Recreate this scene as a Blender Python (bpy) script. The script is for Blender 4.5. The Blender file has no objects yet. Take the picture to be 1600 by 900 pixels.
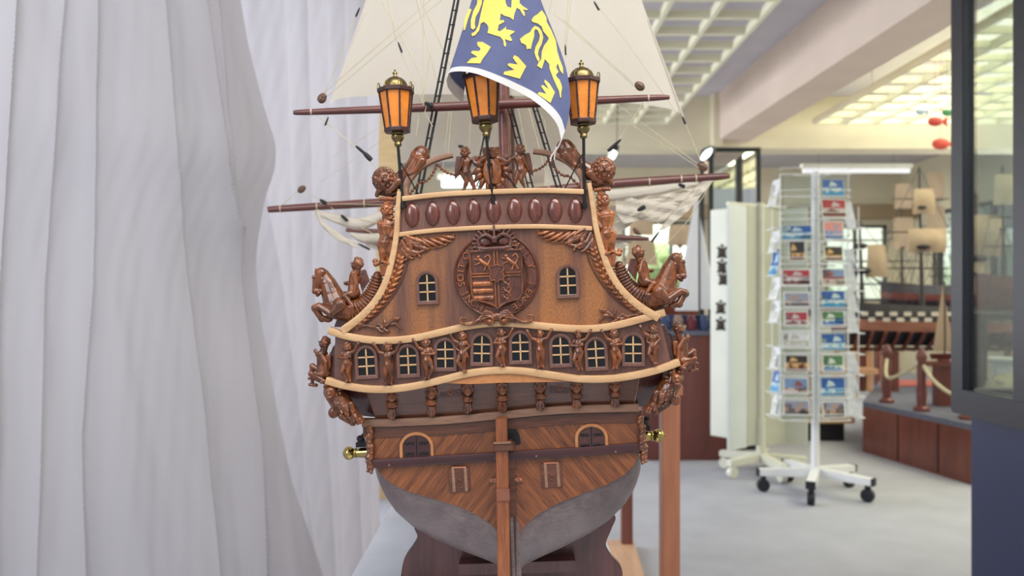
import bpy, bmesh, math, random
from mathutils import Vector, Matrix, geometry
random.seed(7)
PI = math.pi
sc = bpy.context.scene
C = sc.collection

# ------------------------------------------------------------------ camera, world, light
F, CX, CY, CH = 1250.0, 800.0, 460.0, 1.10
cam = bpy.data.objects.new('camera', bpy.data.cameras.new('camera')); C.objects.link(cam)
cam.location = (0, 0, CH); cam.rotation_euler = (PI/2, 0, 0)
cam.data.sensor_width = 36; cam.data.lens = 36*F/1600
cam.data.shift_y = (CY-450)/1600.0
cam.data.clip_start = 0.02
cam.data.dof.use_dof = True; cam.data.dof.focus_distance = 0.90; cam.data.dof.aperture_fstop = 6.0
sc.camera = cam
wd = bpy.data.worlds.new('world'); sc.world = wd; wd.use_nodes = True
wd.node_tree.nodes['Background'].inputs[0].default_value = (0.93, 0.96, 1.0, 1)
wd.node_tree.nodes['Background'].inputs[1].default_value = 0.58
def area(name, loc, target, sx, sy, power, col=(1, 1, 1)):
    l = bpy.data.lights.new(name, 'AREA'); l.shape = 'RECTANGLE'; l.size = sx; l.size_y = sy
    l.energy = power; l.color = col
    o = bpy.data.objects.new(name, l); C.objects.link(o); o.location = loc
    o.rotation_euler = (Vector(target)-Vector(loc)).to_track_quat('-Z', 'Y').to_euler()
    return o
area('fill_left_far', (-2.5, 6.4, 1.5), (1.5, 6.4, 2.3), 4.0, 1.6, 190, (0.93, 0.96, 1.0))  # added fill lamp for beam and ceiling, no window on this stretch
area('fill_right_wall', (5.5, 6.5, 1.6), (2, 6.5, 1.8), 3.6, 1.3, 60, (1.0, 1.0, 0.95))  # added uplight by the right wall to brighten the room
area('daylight_behind_curtain', (-2.4, 3.3, 2.0), (-0.8, 2.7, 1.6), 2.2, 1.8, 62, (0.78, 0.85, 1.0))
area('daylight_front_window', (-1.5, -1.2, 2.2), (0.0, 1.0, 1.1), 0.9, 1.2, 28, (0.92, 0.96, 1.0))
area('fill_above_camera', (0.5, 0.15, 2.58), (0.3, 1.3, 0.6), 2.4, 0.7, 40, (1.0, 0.98, 0.95))  # added lamp out of view above the camera, lights ship and room
area('ceiling_light_over_right_grid', (3.75, 3.6, 2.88), (3.75, 3.6, 0), 1.9, 6.6, 230, (1.0, 0.97, 0.72))
area('key_front', (0.7, -0.3, 2.7), (0.0, 1.0, 1.0), 1.4, 0.5, 14, (1.0, 0.97, 0.92))  # added key light out of view, gives the ship contrast
area('fill_far_bay', (2.0, 9.6, 2.75), (2.0, 9.6, 0), 5.0, 2.0, 80, (1.0, 0.97, 0.84))  # added fill panel that brightens the back of the room
sc.view_settings.view_transform = 'Standard'; sc.view_settings.look = 'None'
sc.view_settings.exposure = 0.0; sc.view_settings.gamma = 1.0; sc.view_settings.use_curve_mapping = False
sc.cycles.use_denoising = True
sc.cycles.max_bounces = 8; sc.cycles.transparent_max_bounces = 12

# ------------------------------------------------------------------ materials
def lin(c):
    return tuple((x/255.0/12.92 if x/255.0 <= 0.04045 else ((x/255.0+0.055)/1.055)**2.4) for x in c)
def rgba(c): return lin(c)+(1,)
class N:
    def __init__(s, name):
        s.m = bpy.data.materials.new(name); s.m.use_nodes = True
        s.t = s.m.node_tree; s.b = s.t.nodes['Principled BSDF']; s.o = s.t.nodes['Material Output']
    def n(s, typ, **kw):
        x = s.t.nodes.new(typ)
        for k, v in kw.items():
            if k in x.inputs.keys(): x.inputs[k].default_value = v
            else: setattr(x, k, v)
        return x
    def l(s, a, b): s.t.links.new(a, b)
    def math(s, op, a, b=None):
        x = s.t.nodes.new('ShaderNodeMath'); x.operation = op
        for i, v in enumerate((a, b)):
            if v is None: continue
            if isinstance(v, (int, float)): x.inputs[i].default_value = v
            else: s.l(v, x.inputs[i])
        return x.outputs[0]
    def mix(s, f, a, b, mode='MIX'):
        x = s.t.nodes.new('ShaderNodeMix'); x.data_type = 'RGBA'; x.blend_type = mode
        for sock, v in ((x.inputs[0], f), (x.inputs[6], a), (x.inputs[7], b)):
            if isinstance(v, (int, float)): sock.default_value = v
            elif isinstance(v, tuple): sock.default_value = v
            else: s.l(v, sock)
        return x.outputs[2]
    def ramp(s, f, lo, hi):
        x = s.t.nodes.new('ShaderNodeMapRange'); x.inputs[1].default_value = lo; x.inputs[2].default_value = hi
        s.l(f, x.inputs[0]); return x.outputs[0]
    def noise(s, vec, scale, detail=3):
        x = s.t.nodes.new('ShaderNodeTexNoise'); x.inputs['Scale'].default_value = scale; x.inputs['Detail'].default_value = detail
        if vec is not None: s.l(vec, x.inputs['Vector'])
        return x.outputs[0]
    def coord(s, scale=(1, 1, 1), rot=(0, 0, 0)):
        tc = s.t.nodes.new('ShaderNodeTexCoord'); mp = s.t.nodes.new('ShaderNodeMapping')
        mp.inputs['Scale'].default_value = scale; mp.inputs['Rotation'].default_value = rot
        s.l(tc.outputs['Object'], mp.inputs['Vector']); return mp.outputs[0]
    def bump(s, h, strength, dist=0.001):
        x = s.t.nodes.new('ShaderNodeBump'); x.inputs['Strength'].default_value = strength; x.inputs['Distance'].default_value = dist
        s.l(h, x.inputs['Height']); s.l(x.outputs[0], s.b.inputs['Normal'])
def plain(name, c, rough=0.5, metal=0.0, var=0.08, scale=30, coat=0.0, spec=0.5):
    n = N(name); f = n.noise(n.coord(), scale)
    d = tuple(max(0, x*(1-2.2*var)) for x in c); e = tuple(min(255, x*(1+var)) for x in c)
    n.l(n.mix(f, rgba(d), rgba(e)), n.b.inputs['Base Color'])
    n.b.inputs['Roughness'].default_value = rough; n.b.inputs['Metallic'].default_value = metal
    n.b.inputs['Coat Weight'].default_value = coat; n.b.inputs['Specular IOR Level'].default_value = spec
    return n.m
def wood(name, c1, c2, stretch=(1, 1, 0.08), scale=500, rough=0.4, coat=0.3, bump=0.15, coatr=0.15):
    n = N(name); v = n.coord(stretch)
    a = n.ramp(n.noise(v, scale, 5), 0.33, 0.67); b = n.noise(v, scale*0.22, 3)
    f = n.math('ADD', n.math('MULTIPLY', a, 0.55), n.math('MULTIPLY', n.ramp(b, 0.3, 0.7), 0.45))
    n.l(n.mix(f, rgba(c1), rgba(c2)), n.b.inputs['Base Color'])
    n.b.inputs['Roughness'].default_value = rough
    n.b.inputs['Coat Weight'].default_value = coat; n.b.inputs['Coat Roughness'].default_value = coatr
    n.bump(a, bump, 0.0004); return n.m
M = {}
M['carve'] = wood('carved_wood', (34, 14, 9), (140, 76, 35), (1, 1, 0.5), 190, 0.33, 0.4, 0.1, 0.08)
M['carve_light'] = wood('carved_light_wood', (64, 28, 14), (176, 100, 46), (1, 1, 0.5), 190, 0.33, 0.4, 0.1, 0.15)
M['carve_dark'] = wood('carved_dark_wood', (58, 27, 22), (104, 56, 40), (1, 1, 0.35), 300, 0.38, 0.4, 0.1, 0.15)
M['frame'] = wood('window_frame_wood', (86, 54, 46), (116, 78, 66), (1, 1, 0.2), 500, 0.45, 0.25)
M['rail'] = wood('pale_beech', (176, 134, 94), (206, 168, 124), (0.08, 1, 0.4), 500, 0.45, 0.15, 0.05)
M['rail_dull'] = wood('dull_walnut_rail', (116, 82, 66), (150, 112, 88), (0.08, 1, 0.4), 500, 0.5, 0.15, 0.05)
M['tan_trim'] = wood('tan_trim', (156, 98, 56), (186, 126, 76), (0.3, 1, 0.3), 500, 0.5, 0.15, 0.05)
M['oval'] = wood('oval_boss_wood', (58, 22, 22), (122, 66, 52), (1, 1, 0.06), 900, 0.26, 0.6, 0.05, 0.1)
M['wale'] = wood('maroon_wale', (46, 17, 22), (68, 30, 33), (0.05, 1, 1), 400, 0.35, 0.4, 0.05)
M['counter'] = wood('counter_planks', (60, 31, 22), (106, 62, 41), (0.06, 1, 1), 600, 0.4, 0.3, 0.1)
M['side'] = wood('dark_side_planks', (52, 26, 24), (86, 48, 42), (1, 0.1, 1), 400, 0.35, 0.4, 0.1)
M['rudder'] = wood('rudder_wood', (92, 46, 25), (156, 90, 48), (1, 1, 0.05), 700, 0.35, 0.4, 0.1)
M['yard'] = wood('yard_wood', (74, 36, 32), (112, 62, 54), (0.05, 1, 1), 400, 0.4, 0.3, 0.05)
M['brass'] = plain('brass', (136, 120, 80), 0.32, 1.0, 0.12, 60)
M['brass_bright'] = plain('polished_brass', (190, 168, 104), 0.16, 1.0, 0.08, 60)
M['copper'] = plain('copper', (190, 128, 104), 0.3, 1.0, 0.1, 60)
M['blackm'] = plain('black_metal', (16, 15, 18), 0.35)
M['rope_black'] = plain('tarred_rope', (34, 34, 38), 0.8)
M['rope'] = plain('hemp_rope', (194, 184, 154), 0.8)
M['block'] = wood('block_wood', (70, 48, 36), (112, 80, 60), (1, 1, 1), 300, 0.5, 0.2)
M['cap'] = plain('dark_lantern_ring', (64, 36, 34), 0.4)
M['pane'] = plain('dark_pane', (10, 12, 18), 0.08, 0, 0.2, 300)
M['cloth_blue'] = plain('blue_flag_cloth', (92, 98, 134), 0.85, 0, 0.05, 60)
M['cloth_yellow'] = plain('yellow_flag_cloth', (238, 212, 104), 0.85, 0, 0.04, 60)
M['cloth_white'] = plain('white_hem_cloth', (216, 213, 210), 0.85, 0, 0.03, 60)
M['orange'] = plain('orange_lantern_glass', (236, 138, 52), 0.22, 0, 0.10, 90, 0.4)
def mk_panel():
    n = N('mottled_mahogany_panel')
    band = n.ramp(n.noise(n.coord((1, 1, 0.05)), 30, 2), 0.50, 0.62)
    spk = n.ramp(n.noise(n.coord((1, 1, 0.4)), 900, 4), 0.36, 0.66)
    lowf = n.ramp(n.noise(n.coord((1, 1, 0.35)), 24, 2), 0.46, 0.66)
    f = n.math('MULTIPLY', n.math('MULTIPLY', n.math('ADD', n.math('MULTIPLY', band, 0.8), n.math('MULTIPLY', lowf, 0.4)), n.math('ADD', n.math('MULTIPLY', spk, 0.7), 0.3)), 1.0)
    base = n.mix(n.ramp(n.noise(n.coord((1, 1, 0.1)), 300, 3), 0.3, 0.7), rgba((86, 52, 41)), rgba((110, 70, 53)))
    n.l(n.mix(f, base, rgba((160, 102, 52))), n.b.inputs['Base Color'])
    n.b.inputs['Roughness'].default_value = 0.42; n.b.inputs['Coat Weight'].default_value = 0.25; n.b.inputs['Coat Roughness'].default_value = 0.3
    n.bump(spk, 0.1, 0.0003); return n.m
M['panel'] = mk_panel()
def mk_diag():
    n = N('diagonal_planking')
    tc = n.n('ShaderNodeTexCoord'); sp = n.n('ShaderNodeSeparateXYZ'); n.l(tc.outputs['Object'], sp.inputs[0])
    ax = n.math('ABSOLUTE', sp.outputs[0])
    t = n.math('ADD', n.math('MULTIPLY', ax, 0.80), n.math('MULTIPLY', sp.outputs[2], 0.62))
    u = n.math('SUBTRACT', n.math('MULTIPLY', ax, 0.62), n.math('MULTIPLY', sp.outputs[2], 0.80))
    cb = n.n('ShaderNodeCombineXYZ'); n.l(n.math('MULTIPLY', t, 900.0), cb.inputs[0]); n.l(n.math('MULTIPLY', u, 50.0), cb.inputs[1]); n.l(sp.outputs[0], cb.inputs[2])
    g = n.ramp(n.noise(cb.outputs[0], 1.0, 4), 0.32, 0.68)
    pl = n.math('MULTIPLY', t, 210.0)
    wn = n.n('ShaderNodeTexWhiteNoise', noise_dimensions='1D'); n.l(n.math('ADD', n.math('FLOOR', pl), n.math('MULTIPLY', n.math('SIGN', sp.outputs[0]), 31.0)), wn.inputs['W'])
    fr = n.math('FRACT', pl); seam = n.math('LESS_THAN', fr, 0.07)
    f = n.math('ADD', n.math('MULTIPLY', g, 0.6), n.math('MULTIPLY', wn.outputs[0], 0.4))
    c = n.mix(f, rgba((70, 32, 21)), rgba((146, 86, 45)))
    c = n.mix(n.math('MULTIPLY', seam, 0.5), c, rgba((60, 28, 20)))
    n.l(c, n.b.inputs['Base Color']); n.b.inputs['Roughness'].default_value = 0.38
    n.b.inputs['Coat Weight'].default_value = 0.3; n.b.inputs['Coat Roughness'].default_value = 0.25
    n.bump(g, 0.1, 0.0003); return n.m
M['diag'] = mk_diag()
def mk_hull():
    n = N('grey_brown_hull')
    f = n.ramp(n.noise(n.coord((1, 0.25, 1)), 45, 5), 0.3, 0.7)
    g = n.ramp(n.noise(n.coord((0.25, 1, 1)), 400, 3), 0.35, 0.65)
    c = n.mix(n.math('ADD', n.math('MULTIPLY', f, 0.6), n.math('MULTIPLY', g, 0.4)), rgba((84, 69, 70)), rgba((122, 105, 103)))
    n.l(c, n.b.inputs['Base Color']); n.b.inputs['Roughness'].default_value = 0.42
    n.b.inputs['Coat Weight'].default_value = 0.2; n.b.inputs['Coat Roughness'].default_value = 0.35
    n.bump(g, 0.08, 0.0003); return n.m
M['hull'] = mk_hull()
def mk_sheet(name, c1, c2, trans=0.45, scale=4, weave=900):
    n = N(name); t = n.t
    f = n.noise(n.coord((1, 1, 0.3)), scale, 3)
    w = n.noise(n.coord((1, 1, 4)), weave, 2)
    c = n.mix(f, rgba(c1), rgba(c2)); c = n.mix(n.math('MULTIPLY', w, 0.12), c, rgba(tuple(x*0.8 for x in c1)))
    d = n.n('ShaderNodeBsdfDiffuse'); tr = n.n('ShaderNodeBsdfTranslucent'); mx = n.n('ShaderNodeMixShader')
    n.l(c, d.inputs[0]); n.l(c, tr.inputs[0]); mx.inputs[0].default_value = trans
    n.l(d.outputs[0], mx.inputs[1]); n.l(tr.outputs[0], mx.inputs[2]); n.l(mx.outputs[0], n.o.inputs[0]); return n.m
M['curtain'] = mk_sheet('sheer_white_curtain', (180, 176, 180), (204, 200, 203), 0.42, 3, 700)
M['sail'] = mk_sheet('cream_sail_cloth', (222, 215, 202), (238, 231, 219), 0.45, 12, 1500)
M['sail_tan'] = mk_sheet('tan_sail_cloth', (166, 148, 128), (194, 174, 150), 0.3, 12, 300)
M['table_cloth'] = plain('white_table_cloth', (222, 226, 236), 0.8, 0, 0.04, 12)
M['cradle'] = wood('dark_cradle_wood', (62, 30, 30), (98, 56, 54), (1, 1, 0.1), 150, 0.4, 0.3, 0.05)
def glass(name, refl=0.25, tint=(0.93, 0.97, 0.96)):
    n = N(name); tr = n.n('ShaderNodeBsdfTransparent'); gl = n.n('ShaderNodeBsdfGlossy'); mx = n.n('ShaderNodeMixShader')
    tr.inputs[0].default_value = tint+(1,); gl.inputs['Roughness'].default_value = 0.02
    lw = n.n('ShaderNodeLayerWeight', Blend=0.35)
    n.l(n.math('ADD', n.math('MULTIPLY', lw.outputs['Fresnel'], 0.6), refl), mx.inputs[0])
    n.l(tr.outputs[0], mx.inputs[1]); n.l(gl.outputs[0], mx.inputs[2]); n.l(mx.outputs[0], n.o.inputs[0]); return n.m
M['glass'] = glass('showcase_glass', 0.0)
M['glass_mirror'] = glass('dark_reflecting_glass', 0.7)
M['plastic'] = glass('clear_pocket_plastic', 0.06)

# ------------------------------------------------------------------ mesh builder
def tess(poly):
    return geometry.tessellate_polygon([[Vector((p[0], p[1], 0)) for p in poly]])
def catmull(pts, n=6):
    pts = [Vector(p) for p in pts]; out = []
    for i in range(len(pts)-1):
        p0 = pts[max(i-1, 0)]; p1 = pts[i]; p2 = pts[i+1]; p3 = pts[min(i+2, len(pts)-1)]
        for k in range(n):
            t = k/n
            out.append(0.5*((2*p1)+(p2-p0)*t+(2*p0-5*p1+4*p2-p3)*t*t+(3*p1-p0-3*p2+p3)*t**3))
    out.append(pts[-1]); return out
class MB:
    def __init__(s): s.v = []; s.f = []; s.m = []; s.mi = 0
    def add(s, vs, fs):
        o = len(s.v); s.v += [Vector(x) for x in vs]; s.f += [tuple(i+o for i in f) for f in fs]; s.m += [s.mi]*len(fs); return s
    def box(s, lo, hi, rot=None, piv=None):
        x0, y0, z0 = lo; x1, y1, z1 = hi
        vs = [Vector(p) for p in ((x0,y0,z0),(x1,y0,z0),(x1,y1,z0),(x0,y1,z0),(x0,y0,z1),(x1,y0,z1),(x1,y1,z1),(x0,y1,z1))]
        if rot is not None:
            pv = Vector(piv) if piv is not None else (Vector(lo)+Vector(hi))/2
            vs = [rot @ (p-pv)+pv for p in vs]
        return s.add(vs, [(0,3,2,1),(4,5,6,7),(0,1,5,4),(1,2,6,5),(2,3,7,6),(3,0,4,7)])
    def ell(s, c, r, rot=None, nu=18, nv=12):
        c = Vector(c); r = (r, r, r) if isinstance(r, (int, float)) else r
        vs = []; fs = []
        for j in range(1, nv):
            th = PI*j/nv
            for i in range(nu):
                a = 2*PI*i/nu
                vs.append(Vector((r[0]*math.sin(th)*math.cos(a), r[1]*math.sin(th)*math.sin(a), r[2]*math.cos(th))))
        vs += [Vector((0, 0, r[2])), Vector((0, 0, -r[2]))]
        t, b = len(vs)-2, len(vs)-1
        for j in range(nv-2):
            for i in range(nu):
                k = (i+1) % nu
                fs.append((j*nu+i, (j+1)*nu+i, (j+1)*nu+k, j*nu+k))
        for i in range(nu):
            k = (i+1) % nu
            fs.append((t, i, k)); fs.append((b, (nv-2)*nu+k, (nv-2)*nu+i))
        if rot is not None: vs = [rot @ p for p in vs]
        return s.add([p+c for p in vs], fs)
    def tube(s, pts, r, n=10, ends=True, flat=None):
        pts = [Vector(p) for p in pts]; m = len(pts)
        rr = [r]*m if isinstance(r, (int, float)) else list(r)
        if len(rr) != m:
            q = []
            for i in range(m):
                x = i/(m-1)*(len(rr)-1); j = min(int(x), len(rr)-2); q.append(rr[j]+(rr[j+1]-rr[j])*(x-j))
            rr = q
        vs = []; fs = []; up = None
        for i, p in enumerate(pts):
            d = (pts[min(i+1, m-1)]-pts[max(i-1, 0)])
            d = d.normalized() if d.length > 1e-9 else Vector((0, 0, 1))
            if up is None:
                up = Vector((0, 1, 0)) if abs(d.y) < 0.9 else Vector((1, 0, 0))
            a = d.cross(up); a = a.normalized() if a.length > 1e-6 else d.orthogonal().normalized(); b = a.cross(d).normalized(); up = b
            for k in range(n):
                an = 2*PI*k/n
                vs.append(p+a*math.cos(an)*rr[i]+b*math.sin(an)*rr[i]*(flat or 1))
        for i in range(m-1):
            for k in range(n):
                q = (k+1) % n
                fs.append((i*n+k, i*n+q, (i+1)*n+q, (i+1)*n+k))
        fs.append(tuple(range(n-1, -1, -1))); fs.append(tuple((m-1)*n+k for k in range(n)))
        s.add(vs, fs)
        if ends is True and False: pass
        return s
    def limb(s, pts, rr, n=10):
        pts = [Vector(p) for p in pts]; s.tube(pts, rr, max(n, 14))
        for p, r in ((pts[0], rr[0]), (pts[-1], rr[-1])): s.ell(p, r, None, 14, 9)
        for p, r in zip(pts[1:-1], rr[1:-1]) if len(rr) == len(pts) else (): s.ell(p, r, None, 14, 9)
        return s
    def lathe(s, prof, c, n=20, axis='z', rot=None):
        c = Vector(c); vs = []; fs = []; m = len(prof)
        for r, h in prof:
            for k in range(n):
                a = 2*PI*(k+0.5)/n
                p = Vector((r*math.cos(a), r*math.sin(a), h))
                if rot is not None: p = rot @ p
                vs.append(p+c)
        for i in range(m-1):
            for k in range(n):
                q = (k+1) % n
                fs.append((i*n+k, i*n+q, (i+1)*n+q, (i+1)*n+k))
        fs.append(tuple(range(n-1, -1, -1))); fs.append(tuple((m-1)*n+k for k in range(n)))
        return s.add(vs, fs)
    def prism(s, poly, w0, w1):
        """poly in (u,v); from depth w0 (near) to w1 (far)"""
        n = len(poly); tr = tess(poly)
        vs = [Vector((p[0], w0, p[1])) for p in poly]+[Vector((p[0], w1, p[1])) for p in poly]
        fs = []
        ar = sum(poly[i][0]*poly[(i+1) % n][1]-poly[(i+1) % n][0]*poly[i][1] for i in range(n))
        for t in tr: fs.append(tuple(t)); fs.append(tuple(i+n for i in reversed(t)))
        for i in range(n): j = (i+1) % n; fs.append((i, j, j+n, i+n))
        return s.add(vs, fs)
    def sweep(s, path, wid, w0, w1, rnd=0.35):
        """path of (u,v) points -> rounded bar of width wid (or list) between depths w0 (near) and w1"""
        P = [Vector(p) for p in path]; m = len(P); vs = []; fs = []
        W = [wid]*m if isinstance(wid, (int, float)) else [wid[0]+(wid[-1]-wid[0])*i/(m-1) for i in range(m)]
        for i, p in enumerate(P):
            d = (P[min(i+1, m-1)]-P[max(i-1, 0)]).normalized(); nn = Vector((-d[1], d[0])); h = W[i]/2; r = min(h, abs(w1-w0)/2)*rnd
            for (a, b) in ((-h, w1), (-h, w0+r), (-h+r*0.3, w0+r*0.3), (-h+r, w0), (h-r, w0), (h-r*0.3, w0+r*0.3), (h, w0+r), (h, w1)):
                vs.append(Vector((p[0]+nn[0]*a, b, p[1]+nn[1]*a)))
        k = 8
        for i in range(m-1):
            for j in range(k):
                q = (j+1) % k; fs.append((i*k+j, i*k+q, (i+1)*k+q, (i+1)*k+j))
        fs.append(tuple(range(k-1, -1, -1))); fs.append(tuple((m-1)*k+j for j in range(k)))
        return s.add(vs, fs)
    def grid(s, fn, nu, nv, closed=False):
        vs = [fn(i/nu, j/nv) for j in range(nv+1) for i in range(nu+1)]
        fs = [(j*(nu+1)+i, j*(nu+1)+i+1, (j+1)*(nu+1)+i+1, (j+1)*(nu+1)+i) for j in range(nv) for i in range(nu)]
        return s.add(vs, fs)
def mesh_from(v, f, mats, name, mi=None, smooth=True, fixn=True):
    me = bpy.data.meshes.new(name); me.from_pydata([tuple(x) for x in v], [], f)
    for m in mats: me.materials.append(m)
    if mi: me.polygons.foreach_set('material_index', mi)
    if fixn:
        bm = bmesh.new(); bm.from_mesh(me); bmesh.ops.recalc_face_normals(bm, faces=bm.faces); bm.to_mesh(me); bm.free()
    me.polygons.foreach_set('use_smooth', [smooth]*len(me.polygons)); me.update(); return me
def auto(me, ang=0.6):
    """sharp edges by angle, so flat parts stay crisp"""
    bm = bmesh.new(); bm.from_mesh(me)
    for e in bm.edges:
        e.smooth = not (len(e.link_faces) != 2 or e.calc_face_angle(0) > ang)
    bm.to_mesh(me); bm.free()
def link(name, me, parent=None):
    o = bpy.data.objects.new(name, me); C.objects.link(o)
    if parent is not None: o.parent = parent
    return o
def tag(o, label=None, cat=None, group=None, kind=None):
    if label: o['label'] = label
    if cat: o['category'] = cat
    if group: o['group'] = group
    if kind: o['kind'] = kind
    return o
def world(name, mb, mats, parent=None, label=None, cat=None, group=None, kind=None, smooth=True, origin=None, bev=0):
    mats = mats if isinstance(mats, list) else [mats]
    v = mb.v
    if origin is None and parent is None:
        xs = [p[0] for p in v]; ys = [p[1] for p in v]; zs = [p[2] for p in v]
        origin = Vector(((min(xs)+max(xs))/2, (min(ys)+max(ys))/2, min(zs)))
    if parent is not None and origin is None: origin = Vector(parent.get('_o', (0, 0, 0)))
    v = [p-Vector(origin) for p in v]
    me = mesh_from(v, mb.f, mats, name, mb.m, smooth)
    if bev:
        bm = bmesh.new(); bm.from_mesh(me)
        es = [e for e in bm.edges if len(e.link_faces) == 2 and e.calc_face_angle(0) > 0.7]
        bmesh.ops.bevel(bm, geom=es, offset=bev, segments=2, affect='EDGES', clamp_overlap=True); bm.to_mesh(me); bm.free()
        me.polygons.foreach_set('use_smooth', [smooth]*len(me.polygons))
    auto(me)
    o = link(name, me, parent)
    if parent is None: o.location = origin
    return tag(o, label, cat, group, kind)
def thing(name, loc, label, cat, group=None):
    o = bpy.data.objects.new(name, None); C.objects.link(o); o.location = loc; o.empty_display_size = 0.05
    tag(o, label, cat, group); ORIG[name if o.name == name else o.name] = Vector(loc); return o
ORIG = {}
def part(parent, name, mb, mats, label=None, kind=None, smooth=True, bev=0, root=None):
    """a part given in world coordinates under an unrotated thing"""
    r = root or parent
    org = ORIG[r.name]
    return world(name, mb, mats, parent, label, None, None, kind, smooth, org, bev)
def at(px, py, Y): return Vector(((px-CX)/F*Y, Y, CH-(py-CY)/F*Y))

# ------------------------------------------------------------------ ROOM
def plaster(name, c, var=0.03): return plain(name, c, 0.85, 0, var, 3)
M['floor'] = plain('grey_blue_carpet', (168, 170, 180), 0.95, 0, 0.045, 5)
M['ceil'] = plaster('ceiling_white', (206, 203, 212))
M['beam'] = plaster('beam_beige', (214, 196, 182))
M['wall'] = plaster('wall_cream', (222, 214, 188))
M['wallw'] = plaster('wall_white', (214, 212, 212))
M['lat'] = plaster('lattice_cream', (226, 222, 196))
XL, XR, YF, YN = -2.6, 5.6, 11.5, -0.2
world('floor', MB().box((XL, YN, -0.08), (XR, YF, 0)), M['floor'], kind='structure', smooth=False)
world('ceiling', MB().box((XL, YN, 2.92), (XR, YF, 3.0)), M['ceil'], kind='structure', smooth=False)
def wall_open(axis, pos, thick, a0, a1, z0, z1, holes):
    """wall along an axis with rectangular holes (a0,a1,z0,z1)"""
    mb = MB(); cuts = sorted(set([a0, a1]+[h[0] for h in holes]+[h[1] for h in holes]))
    for c0, c1 in zip(cuts[:-1], cuts[1:]):
        hs = [h for h in holes if h[0] <= c0 and h[1] >= c1]
        segs = [(z0, z1)] if not hs else [(z0, hs[0][2]), (hs[0][3], z1)]
        for s0, s1 in segs:
            if s1-s0 < 1e-4: continue
            if axis == 'x': mb.box((c0, pos, s0), (c1, pos+thick, s1))
            else: mb.box((pos, c0, s0), (pos+thick, c1, s1))
    return mb
farholes = [(-2.2, -0.6, 1.05, 2.25), (0.1, 1.5, 1.05, 2.25), (1.6, 3.0, 1.05, 2.15), (3.25, 4.3, 1.0, 2.1), (4.5, 5.4, 1.0, 2.1)]
world('wall_far', wall_open('x', YF, 0.12, XL, XR, 0, 3, farholes), M['wall'], kind='structure', smooth=False)
world('wall_right', wall_open('y', XR, 0.12, YN, YF, 0, 3, [(5.6, 7.6, 0.9, 2.2), (8.2, 10.6, 0.9, 2.2)]), M['wall'], kind='structure', smooth=False)
world('wall_left', wall_open('y', XL-0.12, 0.12, YN, YF, 0, 3, [(0.6, 3.6, 0.5, 2.5)]), M['wallw'], kind='structure', smooth=False)
M['alu'] = plain('dark_window_frame', (90, 92, 96), 0.5)
for i, (y0, y1, z0, z1, xw) in enumerate(((5.6, 7.6, 0.9, 2.2, XR), (8.2, 10.6, 0.9, 2.2, XR), (0.6, 3.6, 0.5, 2.5, XL-0.12))):
    mb = MB()
    for a, b in ((y0, y0+0.04), (y1-0.04, y1), ((y0+y1)/2-0.02, (y0+y1)/2+0.02)): mb.box((xw+0.03, a, z0), (xw+0.09, b, z1))
    for a, b in ((z0, z0+0.04), (z1-0.04, z1)): mb.box((xw+0.03, y0, a), (xw+0.09, y1, b))
    wf = world('window_%d' % (i+6), mb, M['alu'], kind='structure', smooth=False)
    world('pane', MB().box((xw+0.057, y0+0.04, z0+0.04), (xw+0.063, y1-0.04, z1-0.04)), M['plastic'], wf, None, origin=wf.location, smooth=False)
for i, h in enumerate(farholes):
    mb = MB(); x0, x1, z0, z1 = h; t = 0.04
    for a, b in ((x0, x0+t), (x1-t, x1), ((x0+x1)/2-t/2, (x0+x1)/2+t/2)): mb.box((a, YF+0.03, z0), (b, YF+0.09, z1))
    for a, b in ((z0, z0+t), (z1-t, z1)): mb.box((x0, YF+0.03, a), (x1, YF+0.09, b))
    wf = world('window_%d' % (i+1), mb, M['alu'], kind='structure', smooth=False)
    world('pane', MB().box((x0+t, YF+0.057, z0+t), (x1-t, YF+0.063, z1-t)), M['plastic'], wf, None, origin=wf.location, smooth=False)
# main beam running into the room and the cross beam at its end
world('trim_1', MB().add([(2.14,-0.2,2.5),(2.44,-0.2,2.5),(2.17,7.35,2.5),(1.87,7.35,2.5),(2.14,-0.2,2.92),(2.44,-0.2,2.92),(2.17,7.35,2.92),(1.87,7.35,2.92)],
      [(0,1,2,3),(4,5,6,7),(0,1,5,4),(1,2,6,5),(2,3,7,6),(3,0,4,7)]), M['beam'], kind='structure', smooth=False)
world('trim_2', MB().box((XL, 7.35, 2.44), (XR, 7.65, 2.92)), M['wall'], kind='structure', smooth=False)
world('trim_3', MB().box((1.82, 7.22, 2.44), (1.90, 7.36, 2.92)), M['wall'], kind='structure', smooth=False)
world('trim_4', MB().box((XL, 11.0, 2.15), (XR, 11.2, 2.34)), plaster('valance_brown', (140, 122, 96)), kind='structure', smooth=False)
world('trim_5', MB().box((0.2, 10.2, 2.52), (0.2+0.25, 7.6, 2.80)), M['beam'], kind='structure', smooth=False)
def lattice(x0, x1, y0, y1, z, name, label):
    t = thing(name, (x0, y0, z), label, 'ceiling grid', 'hanging ceiling grids')
    n = int(round((x1-x0)/0.27)); m = int(round((y1-y0)/0.27))
    mb = MB()
    for i in range(n+1):
        x = x1-(x1-x0)*i/n; mb.box((x-0.013, y0, z), (x+0.013, y1, z+0.05))
    for j in range(m+1):
        y = y1-(y1-y0)*j/m; mb.box((x0, y-0.013, z+0.002), (x1, y+0.013, z+0.048))
    part(t, 'slat_grid', mb, M['lat'], smooth=False)
    for x in (x0+0.27, x1-0.27):
        for y in (y0+0.27, y1-0.54):
            part(t, 'hanging_wire', MB().tube([(x, y, z+0.05), (x, y, 2.92)], 0.003, 6), M['alu'])
    return t
lattice(-1.35, 1.36, 0.6, 7.05, 2.60, 'ceiling_grid', 'cream square lattice hung under the ceiling left of the long beam')
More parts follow.
